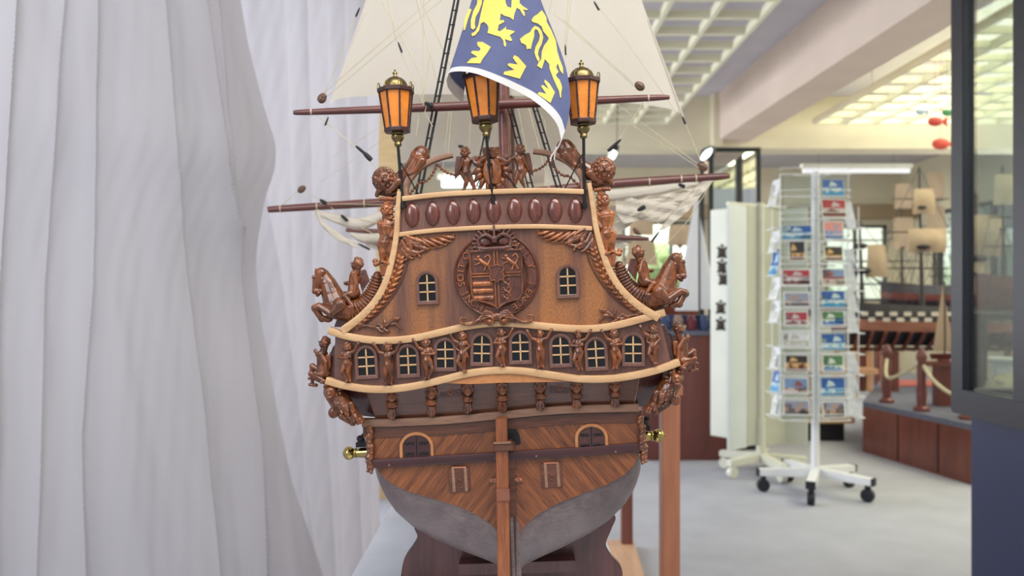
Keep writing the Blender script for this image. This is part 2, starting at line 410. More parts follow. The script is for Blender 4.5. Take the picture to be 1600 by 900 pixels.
lattice(2.66, 4.82, 0.0, 7.05, 2.60, 'ceiling_grid', 'cream square lattice lit yellow, right of the long beam')

# ------------------------------------------------------------------ CURTAIN
def curtain(name, y_top, y_bot, base, amp, seed, label, folds):
    """folds: pixel tracks of the crease lines; at each the cloth steps back sharply and then swells slowly forward again"""
    rnd = random.Random(seed); ph = [rnd.uniform(0, 6.28) for _ in range(9)]
    def fn(a, b):
        z = y_top+(y_bot-y_top)*b
        X, Y = base(a, b); X0, Yq0 = base(0, b); X1, Yq1 = base(1, b)
        f = 0.0
        for k, tr in enumerate(folds):
            yy = CY+(CH-z)*F/2.0; px = poly1(tr, yy); r = (px-CX)/F
            a0 = (r*Yq0-X0)/((X1-X0)-r*(Yq1-Yq0)); d = a-a0
            dp = (1.0, 0.6, 0.85, 0.5, 0.9)[k % 5]
            dp *= max(0.0, min(1.0, (0.985-a0)/0.06))
            if d < 0: f += dp*math.exp(d*(16+5*(k % 3)))
            else: f += dp*(math.exp(-d*110)*1.0)
        s_ = 0.25*math.sin(a*17+ph[0]+1.2*b)+0.12*math.sin(a*41+ph[1]-2*b)+0.05*math.sin(b*9+a*30+ph[2])
        w = 0.0016*math.sin(a*140+b*31+ph[5])*math.sin(b*57+a*23)+0.003*math.sin(b*13+a*22+ph[3])*math.sin(a*47-3*b)
        q = amp*(f+s_)+w
        return Vector((X+q*0.75, Y-q*0.66, z))
    mb = MB().grid(fn, 640, 230)
    return world(name, mb, M['curtain'], None, label, 'curtain', 'sheer white curtains')
def lerp(a, b, t): return a+(b-a)*t
def poly1(pts, x):
    for (a, b), (c, d) in zip(pts[:-1], pts[1:]):
        if x <= c: return b+(d-b)*max(0, (x-a))/(c-a)
    return pts[-1][1]
# near curtain: runs from beside the camera to its pulled-back free edge; the edge's pixel track is set at its own distance
def baseA(a, b):
    z = 2.75+(0.02-2.75)*b
    yy = CY+(CH-z)*F/2.15
    ex = sum(poly1([(-420, 360), (-100, 372), (0, 376), (100, 396), (200, 422), (245, 440), (300, 415), (400, 398), (470, 402), (600, 425), (750, 455), (900, 505), (1100, 560)], yy+o_) for o_ in (-36, -24, -12, 0, 12, 24, 36))/7
    X1 = (ex-CX)/F*2.15
    return lerp(-1.25, X1, a), lerp(1.25, 2.15, a)
FA = [[(-400, 20), (0, 22), (450, -10), (900, -20)], [(-400, 112), (0, 106), (200, 84), (450, 66), (900, 48)], [(-400, 150), (0, 146), (250, 145), (450, 139), (650, 124), (900, 131), (1200, 140)], [(-400, 225), (0, 248), (250, 268), (450, 290), (650, 315), (900, 338), (1200, 360)],
      [(-400, 290), (0, 312), (200, 338), (330, 358), (450, 398), (700, 470), (1200, 540)], [(-400, 318), (0, 334), (200, 350), (400, 372), (700, 400), (1200, 430)]]
curtain('curtain', 2.75, 0.02, baseA, 0.034, 3, 'near sheer white curtain with long folds filling the left edge', FA)
def baseB(a, b):
    pinch = math.exp(-((b-0.62)/0.3)**2)
    return lerp(-1.35, -0.50-0.02*pinch, a), lerp(2.35, 3.05, a)
FB = [[(-400, 350), (0, 380), (450, 430), (1200, 500)], [(-400, 430), (0, 440), (450, 452), (1200, 470)], [(-400, 470), (0, 475), (400, 482), (700, 500), (1200, 520)], [(-400, 500), (0, 508), (450, 515), (1200, 530)], [(-400, 530), (0, 536), (500, 545), (1200, 560)], [(-400, 560), (0, 566), (500, 570), (1200, 575)]]
curtain('curtain', 2.75, 0.02, baseB, 0.030, 9, 'brighter sheer white curtain hanging behind the ship, beyond the near curtain', FB)
world('curtain_rail', MB().tube([(-1.3, 1.2, 2.79), (-0.9, 2.15, 2.79)], 0.012).tube([(-1.4, 2.3, 2.79), (-0.45, 3.07, 2.79)], 0.012), M['alu'], None, 'grey metal rail carrying the sheer curtains', 'curtain rail')
world('partition_board', MB().box((-0.95, 4.3, 0.0), (-0.605, 4.36, 2.6)), wood('yellow_pine_board', (208, 176, 124), (228, 200, 150), (1, 1, 12), 8, 0.6, 0.0), None, 'yellow pine board partition just right of the curtain edge', 'partition', smooth=False)

# ------------------------------------------------------------------ TABLES UNDER AND BEHIND THE SHIP
TZ = 0.70
t = thing('display_table', (-0.04, 1.5, 0), 'narrow table under a white cloth carrying the carved ship', 'table')
part(t, 'table_top', MB().box((-0.22, 0.72, TZ-0.035), (0.145, 2.02, TZ-0.006)), M['cradle'], smooth=False)
for x in (-0.20, 0.115):
    for y in (0.75, 1.97): part(t, 'leg', MB().box((x, y, 0), (x+0.03, y+0.03, TZ-0.035)), M['cradle'], smooth=False)
def clothfn(a, b):
    # a across (drops at both ends), b along
    s = -0.42+0.84*a; hw = 0.1865
    y = 0.70+1.33*b
    n = 0.0012*math.sin(s*60+y*9)*math.sin(y*23+1)
    if abs(s) <= hw: return Vector((-0.0375+s, y, TZ+0.001+abs(n)))
    d = abs(s)-hw; sg = 1 if s > 0 else -1
    return Vector((-0.0375+sg*(hw+0.004+0.012*d*math.sin(y*19)), y, TZ-d))
world('table_cloth', MB().grid(clothfn, 90, 80), M['table_cloth'], None, 'smooth white cloth spread over the narrow table under the ship', 'tablecloth')
wb = wood('orange_brown_leg_wood', (150, 92, 64), (178, 116, 84), (1, 1, 0.1), 60, 0.45, 0.2)
t = thing('wooden_frame_table', (0.2, 2.8, 0), 'orange-brown wooden table with square legs and a tan floor shelf behind the ship', 'table')
def post(px, Y, w, z1): return MB().box(((px-CX)/F*Y-w/2, Y-w/2, 0), ((px-CX)/F*Y+w/2, Y+w/2, z1))
part(t, 'leg', post(1046, 2.1, 0.047, 0.84), wb, smooth=False, bev=0.002)
part(t, 'leg', post(979, 3.45, 0.047, 0.84), wood('red_brown_leg_wood', (112, 62, 54), (136, 82, 68), (1, 1, 0.1), 60, 0.45, 0.2), smooth=False, bev=0.002)
part(t, 'leg', post(700, 3.45, 0.047, 0.84), wb, smooth=False)
part(t, 'leg', post(655, 2.1, 0.047, 0.84), wb, smooth=False)
part(t, 'table_top', MB().box((-0.24, 2.06, 0.84), (0.44, 3.5, 0.865)), wb, smooth=False)
part(t, 'shelf', MB().add([(-0.24,2.0,0.03),(0.44,2.0,0.03),(0.53,3.49,0.03),(-0.24,3.49,0.03),(-0.24,2.0,0.005),(0.44,2.0,0.005),(0.53,3.49,0.005),(-0.24,3.49,0.005)],
    [(0,1,2,3),(7,6,5,4),(0,4,5,1),(1,5,6,2),(2,6,7,3),(3,7,4,0)]), wood('tan_shelf_wood', (190, 148, 118), (206, 168, 138), (1, 0.1, 1), 40, 0.5, 0.1), smooth=False)

# ------------------------------------------------------------------ THE SHIP: its own frame, u right / w forward / v up, unit = 0.72 mm
S = 0.90/F; Y0 = 0.90; ZB = 402.0
ROT = Matrix.Rotation(-math.radians(1.5), 3, 'Z') @ Matrix.Rotation(-math.radians(2.35), 3, 'Y')
W0 = at(782, 535, Y0)
ship = bpy.data.objects.new('ship_model', None); C.objects.link(ship)
ship.matrix_world = Matrix.Translation(W0-ROT @ Vector((0, 0, ZB*S))) @ ROT.to_4x4()
tag(ship, 'large carved wooden sailing ship model seen from its ornate stern, on a dark cradle', 'model ship')
RT = ROT.transposed(); CAMV = Vector((0, 0, CH))
def Q(px, py, w=0.0):
    d = Vector(((px-CX)/F, 1.0, -(py-CY)/F))
    a = RT @ (CAMV-W0); b = RT @ d
    k = (w*S-a.y)/b.y; p = (a+b*k)/S
    return Vector((p.x, w, p.z))
def U(px, py, w=0.0):
    p = Q(px, py, w); return (p.x, p.z)
def UL(pts, w=0.0): return [U(p[0], p[1], w) for p in pts]
def QL(pts, w=0.0): return [Q(p[0], p[1], w+(p[2] if len(p) > 2 else 0)) for p in pts]
def shp(v): return [Vector((p[0]*S, p[1]*S, (p[2]+ZB)*S)) for p in v]
def flip(v): return [Vector((-p[0], p[1], p[2])) for p in v]
def sb(name, mb, mats, parent=None, label=None, smooth=True, kind=None, bev=0.0, mirror=False, ang=0.6):
    """add one mesh of the ship (mirror adds its twin on the other side too)"""
    mats = mats if isinstance(mats, list) else [mats]; out = []
    for k in ((0, 1) if mirror else (0,)):
        v = flip(mb.v) if k else mb.v
        me = mesh_from(shp(v), mb.f, mats, name, mb.m, smooth)
        if bev:
            bm = bmesh.new(); bm.from_mesh(me)
            es = [e for e in bm.edges if len(e.link_faces) == 2 and e.calc_face_angle(0) > 0.7]
            bmesh.ops.bevel(bm, geom=es, offset=bev*S, segments=2, affect='EDGES', clamp_overlap=True); bm.to_mesh(me); bm.free()
            me.polygons.foreach_set('use_smooth', [smooth]*len(me.polygons))
        auto(me, ang); o = link(name, me, parent or ship); tag(o, label, None, None, kind); out.append(o)
    return out if mirror else out[0]
def carve(name, mb, mat, parent=None, label=None, vox=0.7, smooth=2, mirror=False, factor=0.5):
    """melt overlapping closed shapes into one continuous carved surface"""
    vox = vox*0.72 if vox < 1 else vox; factor = 0.4
    me0 = mesh_from(mb.v, mb.f, [mat], name+'_raw'); tmp = link(name+'_raw', me0)
    m = tmp.modifiers.new('r', 'REMESH'); m.mode = 'VOXEL'; m.voxel_size = vox
    if smooth: q = tmp.modifiers.new('s', 'SMOOTH'); q.factor = factor; q.iterations = smooth
    dg = bpy.context.evaluated_depsgraph_get(); me = bpy.data.meshes.new_from_object(tmp.evaluated_get(dg))
    bpy.data.objects.remove(tmp); bpy.data.meshes.remove(me0); me.materials.clear(); me.materials.append(mat)
    out = []
    for k in ((0, 1) if mirror else (0,)):
        m2 = me.copy() if k == 0 else me.copy(); m2.name = name
        for v in m2.vertices:
            c = v.co; v.co = ((-c.x if k else c.x)*S, c.y*S, (c.z+ZB)*S)
        if k: m2.flip_normals()
        m2.polygons.foreach_set('use_smooth', [True]*len(m2.polygons)); m2.update()
        o = link(name, m2, parent or ship); tag(o, label); out.append(o)
    bpy.data.meshes.remove(me); return out if mirror else out[0]
def pipe(path, r, n=10, step=5): return MB().tube(catmull(path, step), r, n)

# ---- hull: stations from the flat lower transom forward to the bow
WL = 42.0                                       # depth of the lower transom
tr_half = [U(p[0], p[1], WL) for p in ((997, 713), (990, 727), (975, 742), (950, 756), (912, 770), (875, 784), (845, 800), (822, 818), (808, 838))]
tr_half = [(abs(u), v) for u, v in tr_half]
def resample(pts, n):
    P = [Vector(p) for p in pts]; L = [0]
    for a, b in zip(P[:-1], P[1:]): L.append(L[-1]+(b-a).length)
    out = []
    for i in range(n+1):
        x = L[-1]*i/n; j = 0
        while j < len(L)-2 and L[j+1] < x: j += 1
        t = (x-L[j])/max(1e-9, L[j+1]-L[j]); out.append(P[j].lerp(P[j+1], t))
    return out
NS = 26
KE = -368.0
s0 = resample(tr_half+[(9, -318), (8, KE)], NS)
full_px = [(998, 716), (997, 733), (990, 758), (975, 785), (950, 812), (918, 834), (880, 853), (845, 868), (818, 880), (808, 892)]
WF = 150.0
full = [U(p[0], p[1], WF) for p in full_px]; full = [(abs(u)+1.5, v) for u, v in full]
s1 = resample(full+[(8, KE)], NS)
mb = MB(); stations = []
ws = [WL+2, WL+14, WL+30, WL+50, WL+75, WL+108, 220, 400, 650, 900, 1100, 1250, 1360, 1440]
for w in ws:
    t = min(1, max(0, (w-WL)/(WF-WL))); t2 = math.sin(t*PI/2)**0.8
    row = []
    for i in range(NS+1):
        p = s0[i].lerp(s1[i], t2)
        g = 1+0.05*min(1, max(0, (w-WF)/500)); 
        if w > 900: g *= max(0.02, 1-((w-900)/545)**2)
        row.append(Vector((p.x*g if p.x > 10 else max(p.x, 1)*(g if w > 1400 else 1), w, p.y+(max(0, w-1000)*0.05 if p.x > 20 else 0))))
    stations.append(row)
vs = []; fs = []
cols = 2*(NS+1)
for row in stations: vs += [Vector((-p.x, p.y, p.z)) for p in row]+[p for p in reversed(row)]
for i in range(len(stations)-1):
    for j in range(cols-1): fs.append((i*cols+j, i*cols+j+1, (i+1)*cols+j+1, (i+1)*cols+j))
mb.add(vs, fs); mb.f.append(tuple(range(cols))); mb.m.append(0)
sb('lower_hull', mb, M['hull'], None, 'grey-brown unvarnished lower hull', ang=0.9)
# topsides above the wale
topv = U(579, 663, WL)[1]
mb = MB(); vs = []; fs = []
for k, row in enumerate(stations):
    u0 = row[0].x; v0 = row[0].z; w = row[0].y
    r = [(u0, v0-1), (u0+1.5, v0+20), (u0*0.995, topv-8), (u0*0.93, topv+45), (u0*0.86, topv+95+max(0, w-900)*0.06)]
    r = [Vector((a, w, b)) for a, b in r]; vs += [Vector((-p.x, p.y, p.z)) for p in reversed(r)]+r
for i in range(len(stations)-1):
    for j in range(9): fs.append((i*10+j, i*10+j+1, (i+1)*10+j+1, (i+1)*10+j))
mb.add(vs, fs); sb('topsides', mb, M['side'], None, 'dark planked ship sides', ang=0.9)
# lower transom panel with diagonal planks
half = tr_half[:-1]+[(13, tr_half[-1][1])]
ttop = [(abs(U(1003, 640, WL)[0]), U(1003, 640, WL)[1]), (120, U(780, 652, WL)[1]+4)]
out = [(u, v) for u, v in half]+[(-u, v) for u, v in reversed(half)]+[(-ttop[0][0], ttop[0][1]-1), (-120, ttop[1][1]), (120, ttop[1][1]), (ttop[0][0], ttop[0][1]-1)]
sb('lower_transom', MB().prism(out, WL-3, WL+6), M['diag'], None, 'brown lower transom with diagonal planks', smooth=False)
# black opening for the rudder head
p = U(800, 683, WL-3)
arch = [(p[0]-20, p[1]-12), (p[0]+13, p[1]-12)]+[(p[0]-3.5+16.5*math.cos(a*PI/10), p[1]-4+22*math.sin(a*PI/10)) for a in range(11)]
sb('rudder_port', MB().prism(arch, WL-4.2, WL), M['blackm'], None, 'black arched opening behind the rudder head', smooth=False)
# wale across the transom
wp = [U(x, y, WL-8) for x, y in ((580, 725), (680, 719), (785, 713), (900, 706), (1000, 699))]
sb('wale', MB().sweep(catmull(wp, 6), 14, WL-10, WL), M['wale'], None, 'maroon wale across the lower transom')
for sx in (-1, 1):
    sb('wale', MB().tube([(sx*(abs(wp[0][0])+1), w, wp[2][1]) for w in (WL, 300, 600, 900)], 7, 8), M['wale'])
for x, y in ((608, 727), (773, 716), (838, 713), (962, 706)):
    pp = Q(x, y, WL-11); sb('nail', MB().ell(pp, (2, 1.2, 2)), M['frame'])
# lip moulding where the counter meets the lower transom
lip = catmull([U(x, y, WL-8) for x, y in ((566, 661), (620, 660), (700, 656), (790, 648), (880, 640), (998, 637))], 6)
sb('lip_moulding', MB().sweep(lip, 13, WL-12, WL+4), M['rail_dull'], None, 'dull walnut moulding under the counter')
sb('cross_plank', MB().sweep([(a[0], a[1]-15) for a in lip], 19, WL-5, WL-1), M['counter'], None, 'reddish plank under the moulding')
# counter, sloping forward from the lower rail to the lip
LR = [(509, 595), (540, 603), (575, 608), (612, 608), (650, 603), (690, 594), (730, 584), (772, 579), (815, 580), (860, 586), (905, 592), (950, 592), (990, 587), (1028, 578), (1062, 566)]
UR = [(513, 516), (540, 525), (575, 531), (612, 532), (650, 528), (690, 519), (735, 509), (775, 505), (820, 507), (870, 512), (915, 514), (955, 510), (1000, 499), (1039, 488)]
lr = catmull(UL(LR, -6), 5); ur = catmull(UL(UR, -6), 5)
def vat(path, u):
    return poly1([(p[0], p[1]) for p in path], u)
mb = MB()
def cf(a, b):
    u0 = -215+430*a; u1 = u0*(208/215)
    v0 = vat(lr, u0)-2; v1 = vat(lip, u1)
    bulge = math.sin(b*PI)*5
    return Vector((lerp(u0, u1, b), lerp(0, WL-2, b)+bulge*0.6, lerp(v0, v1, b)))
mb.grid(cf, 60, 8)
sb('counter', mb, M['counter'], None, 'brown planked counter under the gallery')
def cside(a, b):
    v0 = vat(lr, 215+52*a)-3; v1 = vat(lip, 205)-2
    return Vector((lerp(215+50*a, 209+24*a, b)+12*a*math.sin(PI*b), lerp(2+10*a, WL+6+8*a, b), lerp(v0, v1+2*a, b)))
sb('counter_side', MB().grid(cside, 8, 10), M['side'], None, 'dark tapering underside of the side gallery', mirror=True)
# gallery band between the two rails
band = [(p[0]*0.965, p[1]) for p in ur]+[(p[0]*0.955, p[1]) for p in reversed(lr)]
sb('gallery_band', MB().prism(band, 0, 14), M['frame'], None, 'dark brown wall of the window gallery', smooth=False)
mb = MB()
for k in range(2):
    pts = [(262-4*k, -68+k*3, 4), (250, -20, 4+k), (240, 8, 4)]
sb('side_gallery', MB().sweep(catmull([(247, 12), (257, -12), (263, -40), (264, -66)], 6), 26, 8, 120), M['side'], None, 'dark curved side of the quarter gallery', mirror=True)
sb('glazing_strip', MB().sweep(catmull([(262, 2), (270, -18), (274, -40), (273, -60)], 6), 9, 10, 60), M['blackm'], None, 'glossy dark strip at the gallery corner', mirror=True)
sb('rail', MB().sweep(lr, 11.5, -8, 6), M['rail'], None, 'pale beech rail under the gallery windows')
sb('rail', MB().sweep(ur, 11.5, -8, 6), M['rail'], None, 'pale beech rail above the gallery windows')
# wedge under the middle of the lower rail
wpoly = [U(x, y, -3) for x, y in ((690, 598), (735, 588), (772, 584), (820, 585), (865, 590), (895, 596), (840, 597), (780, 598), (735, 600))]
sb('rail_wedge', MB().prism(wpoly, -5, 6), M['tan_trim'], None, 'orange-tan wedge under the rail', smooth=False)
# upper transom (tafferel board)
side_px = [(625, 300), (622, 340), (620, 370), (614, 405), (604, 440), (588, 470), (565, 495), (536, 517)]
side_u = [(-(abs(U(*q)[0])), U(*q)[1]) for q in side_px]
sl = catmull(side_u, 5)
tt = U(632, 313)[1]-4
trp = [(p[0]+4, p[1]) for p in sl]
bot = [p for p in ur if abs(p[0]) < 244]
outl = [(trp[0][0], U(770, 303)[1]-4)]+[(p[0], p[1]) for p in trp[1:]]+[(p[0], p[1]-2) for p in bot]+[(-p[0], p[1]) for p in reversed(trp[1:])]+[(-trp[0][0], U(770, 303)[1]-4)]
sb('upper_transom', MB().prism(outl, 0, 10), M['panel'], None, 'mottled mahogany upper transom board', smooth=False)
sb('frieze_board', MB().prism([(-151, U(770, 301)[1]-3), (-155, U(775, 358)[1]-2), (153, U(775, 358)[1]-2), (148, U(770, 301)[1]-3)], -2, 1), M['frame'], None, 'purple-brown board behind the oval bosses', smooth=False)
for mir in (-1, 1):
    pth = [(mir*abs(p[0]), p[1]) for p in sl]
    sb('side_rail', MB().sweep(pth, (7, 13), -9, 8), M['rail'], None, 'pale curved rail along the edge of the transom')
tr_top = catmull(UL([(629, 311), (690, 304), (770, 300), (850, 298), (912, 300)], -4), 5)
sb('top_rail', MB().sweep(tr_top, 8, -9, 14), M['rail'], None, 'pale rail along the top of the stern')
mid = catmull(UL([(622, 367), (680, 360), (775, 355), (850, 354), (925, 357)], -4), 5)
sb('middle_rail', MB().sweep(mid, 7, -7, 3), M['rail'], None, 'pale rail under the oval bosses')
arm = catmull(QL([(633, 310), (634, 291), (643, 275), (656, 262), (671, 253), (689, 246), (707, 242)], 2), 5)
sb('crest_arch', MB().sweep([(p.x, p.z) for p in arm], (11, 7), -4, 10), M['rail_dull'], None, 'dull pale arched rail end over the stern', mirror=True)
# oval bosses
for x, y in ((644, 336), (676, 334), (708, 332), (740, 330), (771, 329), (804, 328), (836, 328), (867, 328), (899, 329)):
    c = Q(x, y, -2); mb = MB(); mb.ell(c, (12, 2.2, 20), None, 24, 8); mb.ell(c+Vector((0, -0.6, 0)), (11, 7, 18.8), None, 28, 16)
    sb('oval_boss', mb, M['oval'])
# side block and shelf under the horses
p = Q(545, 506, 6)
sb('horse_bracket', MB().prism([(-262, p.z-4), (-250, p.z+24), (-228, p.z+34), (-206, p.z+52), (-196, p.z+20), (-230, p.z-6)], 6, 40), M['side'], None, 'dark bracket under the horse carving', smooth=False, mirror=True)

# ---- windows
def window(name, cx, cy, wd, ht, fr, w, parent=None, tilt=0.0, rows=3, mats=None):
    c = Q(cx, cy, w); R = Matrix.Rotation(tilt, 3, 'Y')
    def arc(hw, top, bt, n=10):
        pts = [(-hw, bt), (hw, bt)]
        yc = top-hw*0.95
        pts += [(hw*math.cos(PI*i/n), yc+hw*0.95*math.sin(PI*i/n)) for i in range(n+1)]
        return pts
    o_ = arc(wd/2+fr, ht/2+fr, -ht/2-fr*1.2); i_ = arc(wd/2, ht/2, -ht/2)
    def T(x, y, z): return R @ Vector((x, y, z))+c
    mb = MB(); n = len(o_); k = [o_, i_]; vs = []
    for dd, q in ((0, o_), (-4.2, o_), (-5, [(a*0.93+b*0.07, e*0.93+f_*0.07) for (a, e), (b, f_) in zip(o_, i_)]), (-5, [(a*0.3+b*0.7, e*0.3+f_*0.7) for (a, e), (b, f_) in zip(o_, i_)]), (-4, i_), (-0.5, i_)):
        vs += [T(x, dd, z) for x, z in q]
    fs = []
    for r in range(5):
        for j in range(n): q = (j+1) % n; fs.append((r*n+j, r*n+q, (r+1)*n+q, (r+1)*n+j))
    mb.add(vs, fs); f = sb(name, mb, mats or M['frame'])
    f['_'] = 0; del f['_']
    mb = MB(); vs = [T(x*1.02, -0.9, z*1.02) for x, z in i_]; mb.add(vs, [tuple(t) for t in tess([(a, b) for a, b in i_])]); sb('pane', mb, M['pane'], f, 'dark glass pane', smooth=False)
    mb = MB(); lw = 1.1
    bars = [((-lw, -ht/2), (lw, ht/2-1))]+[((-wd/2, -ht/2+ht*r/rows-lw), (wd/2, -ht/2+ht*r/rows+lw)) for r in range(1, rows)]
    for (a, b), (d, e) in bars:
        vs = [T(x, y, z) for x in (a, d) for y in (-2.8, -0.6) for z in (b, e)]
        mb.add(vs, [(0,1,3,2),(4,6,7,5),(0,4,5,1),(2,3,7,6),(0,2,6,4),(1,5,7,3)])
    sb('glazing_bar', mb, M['rail'], f, 'pale wooden glazing bars', smooth=False)
    return f
R2 = math.radians
window('transom_window', 668, 449, 25, 42, 5, 0)
window('transom_window', 887, 439, 25, 42, 5, 0)
for x, y, tl in ((573, 565, 1), (638, 563, 0.5), (696, 553, -1.5), (753, 545, -3), (813, 542, -0.5), (876, 547, 0), (931, 552, 1), (989, 545, -2)):
    window('gallery_window', x, y, 26, 42, 5, -1, None, R2(-tl))

# ---- lower transom fittings
def port_frame(cx, cy, hw, ht, lab):
    c = Q(cx, cy, WL-3)
    def arc(h, top, bt, n=14): return [(c.x-h, c.z+bt)]+[(c.x-h*math.cos(PI*i/n), c.z+top-h*0.85+h*0.85*math.sin(PI*i/n)) for i in range(n+1)]+[(c.x+h, c.z+bt)]
    path = arc(hw, ht/2, -ht/2)
    mb = MB().sweep(path, 5, WL-6.5, WL-2); mb.sweep([(c.x-hw-2, c.z-ht/2), (c.x+hw+2, c.z-ht/2)], 5, WL-7.5, WL-2)
    f = sb('arched_port', mb, M['tan_trim'], None, lab)
    sb('shutter', MB().prism(path, WL-4, WL-2.6), M['wale'] if cx < 780 else M['side'], f, 'dark red painted shutter' if cx < 780 else 'dark brown shutter', smooth=False)
    mb = MB()
    for dx in (-hw*0.45, hw*0.45):
        for dz in (-ht*0.28, ht*0.12): mb.box((c.x+dx-7, WL-5, c.z+dz-1.5), (c.x+dx+7, WL-3.5, c.z+dz+1.5)); mb.ell((c.x+dx-4, WL-4.5, c.z+dz), 2.4); mb.ell((c.x+dx+4, WL-4.5, c.z+dz), 2.4)
    sb('hinge', mb, M['blackm'], f)
    sb('split_line', MB().box((c.x-0.8, WL-4.6, c.z-ht/2), (c.x+0.8, WL-3.6, c.z+ht/2-2)), M['blackm'], f, smooth=False)
port_frame(651, 697, 25, 41, 'tan arched port frame with dark red shutters')
port_frame(924, 684, 24, 41, 'tan arched port frame with dark glazed shutters')
def gunport(cx, cy, hw, hh, w, rot, straps, lab, mat):
    c = Q(cx, cy, w); R = Matrix.Rotation(rot, 3, 'Y')
    mb = MB().box((c.x-hw, w-2.5, c.z-hh), (c.x+hw, w+1, c.z+hh)); mb.v = [R @ (p-c)+c for p in mb.v]
    f = sb('gun_port_lid', mb, mat, None, lab, smooth=False, bev=0.6)
    if straps:
        for dx in (-hw*0.55, hw*0.62):
            mb = MB().box((c.x+dx-2.3, w-3.6, c.z-hh), (c.x+dx+2.3, w-2, c.z+hh)); mb.v = [R @ (p-c)+c for p in mb.v]; sb('strap', mb, M['rail_dull'], f, smooth=False)
    sb('hinge_bar', MB().tube([(c.x-hw*0.7, w-2.5, c.z+hh+1), (c.x+hw*0.7, w-2.5, c.z+hh+1)], 1.8, 8), M['copper'], f, 'copper hinge bar')
    ring = [(c.x+3.4*math.cos(a*PI/8), w-4, c.z-3+3.4*math.sin(a*PI/8)) for a in range(17)]
    sb('ring_pull', MB().tube(ring, 0.7, 6).tube([(c.x, w-2, c.z+0.8), (c.x, w-4.5, c.z+0.8)], 1.1, 6), M['copper'], f, 'copper ring pull')
gunport(718, 749, 17, 19, WL-3, -0.02, True, 'square gun port lid with two straps, left of the rudder', M['counter'])
gunport(862, 742, 17, 19, WL-3, -0.02, True, 'square gun port lid with two straps, right of the rudder', M['counter'])
gunport(704, 609, 17, 11, 16, 0.0, False, 'dark lid high on the counter, left side', M['side'])
gunport(875, 603, 17, 11, 16, 0.0, False, 'dark lid high on the counter, right side', M['side'])
# rudder
def rud(pts, hw, w0, w1):
    mb = MB(); vs = []; fs = []
    for x, y in pts:
        c = Q(x, y, w0); vs += [Vector((c.x-hw, w0, c.z)), Vector((c.x+hw, w0, c.z)), Vector((c.x+hw+0.5, w1, c.z)), Vector((c.x-hw, w1, c.z))]
    for i in range(len(pts)-1):
        for j in range(4): q = (j+1) % 4; fs.append((i*4+j, i*4+q, (i+1)*4+q, (i+1)*4+j))
    fs += [(3, 2, 1, 0), tuple(4*(len(pts)-1)+j for j in range(4))]
    mb.add(vs, fs); return mb
r = sb('rudder', rud([(784, 692), (785, 760), (786, 830), (787, 925)], 9.7, 8, 38), M['rudder'], None, 'reddish-brown rudder blade', smooth=False, bev=1)
sb('rudder_stock', rud([(783, 655), (784, 700)], 8.8, 6, 34), M['rudder'], r, smooth=False, bev=0.8)
c = Q(785, 698, 2)
sb('collar', MB().box((c.x-15, 3, c.z-8), (c.x+17, 42, c.z+5)), M['counter'], r, 'brown collar block round the rudder head', smooth=False, bev=2)
sb('collar_band', MB().box((c.x-14, 1.5, c.z+4), (c.x+14, 10, c.z+7)), M['rail_dull'], r, smooth=False, bev=0.8)
c = Q(786, 772, 6); sb('rudder_strap', MB().box((c.x-10.4, 5.5, c.z-11), (c.x+10.4, 38, c.z+9)), M['copper'], r, 'copper rudder strap', smooth=False, bev=1)
c = Q(786, 750, WL-6)
sb('gudgeon', MB().box((c.x-21, WL-7, c.z-3.5), (c.x+32, WL-3, c.z+3.5)).ell((c.x+28, WL-8, c.z), 2.2).ell((c.x+19, WL-8, c.z), 1.6).ell((c.x-18, WL-8, c.z), 1.6), M['copper'], None, 'copper gudgeon strap', smooth=False)
sb('stern_post', rud([(797, 690), (799, 760), (800, 830), (801, 930)], 7.5, 34, 52), M['counter'], None, 'stern post behind the rudder', smooth=False, bev=0.8)
mb = MB()
for k, (dx, ww) in enumerate(((-3.5, 2.7), (2.2, 2.4), (7.6, 2.6))):
    a = Q(802+dx*0.8, 800, 40); b = Q(802+dx, 925, 40); mb.box((a.x-ww, 32+k*2, b.z), (a.x+ww, 60, a.z-abs(dx)*2))
sb('deadwood', mb, M['hull'], None, 'grey keel planks beside the rudder', smooth=False, bev=0.4)
sb('keel', MB().box((-8, 60, -402), (10, 1400, -352)), M['hull'], None, 'grey keel', smooth=False)
# brass guns run out on both sides
def gun(px, py, sx, lab):
    c = Q(px, py, 120); R = Matrix.Rotation(sx*PI/2, 3, 'Y') @ Matrix.Rotation(0, 3, 'Z')
    prof = [(0.5, -12), (4, -12), (9, -9), (12, -4), (12, 0), (9.5, 5), (7.5, 7), (9, 9), (9, 11), (7.8, 12), (9, 20), (10.5, 50), (12, 80), (12, 95), (0.5, 95)]
    prof = [(r*0.95, -h) for r, h in prof]
    mb = MB().lathe(prof, c, 22, rot=R)
    g = sb('cannon', mb, M['brass_bright'], None, lab)
    d = -sx
    mb = MB(); x0 = c.x+d*38
    mb.box((min(x0-24, x0+24), 104, c.z+12), (max(x0-24, x0+24), 136, c.z+20))
    for q in (-16, 0, 16): mb.ell((x0+q, 108, c.z+25+5*math.sin(q)), (7, 6, 6)); mb.ell((x0+q+5, 114, c.z+31), (5, 5, 4))
    sb('lashing', mb, M['rope_black'], g, 'grey lashings and fittings above the gun')
gun(547, 708, -1, 'polished brass gun muzzle at the left side')
gun(1027, 681, 1, 'polished brass gun muzzle at the right side')
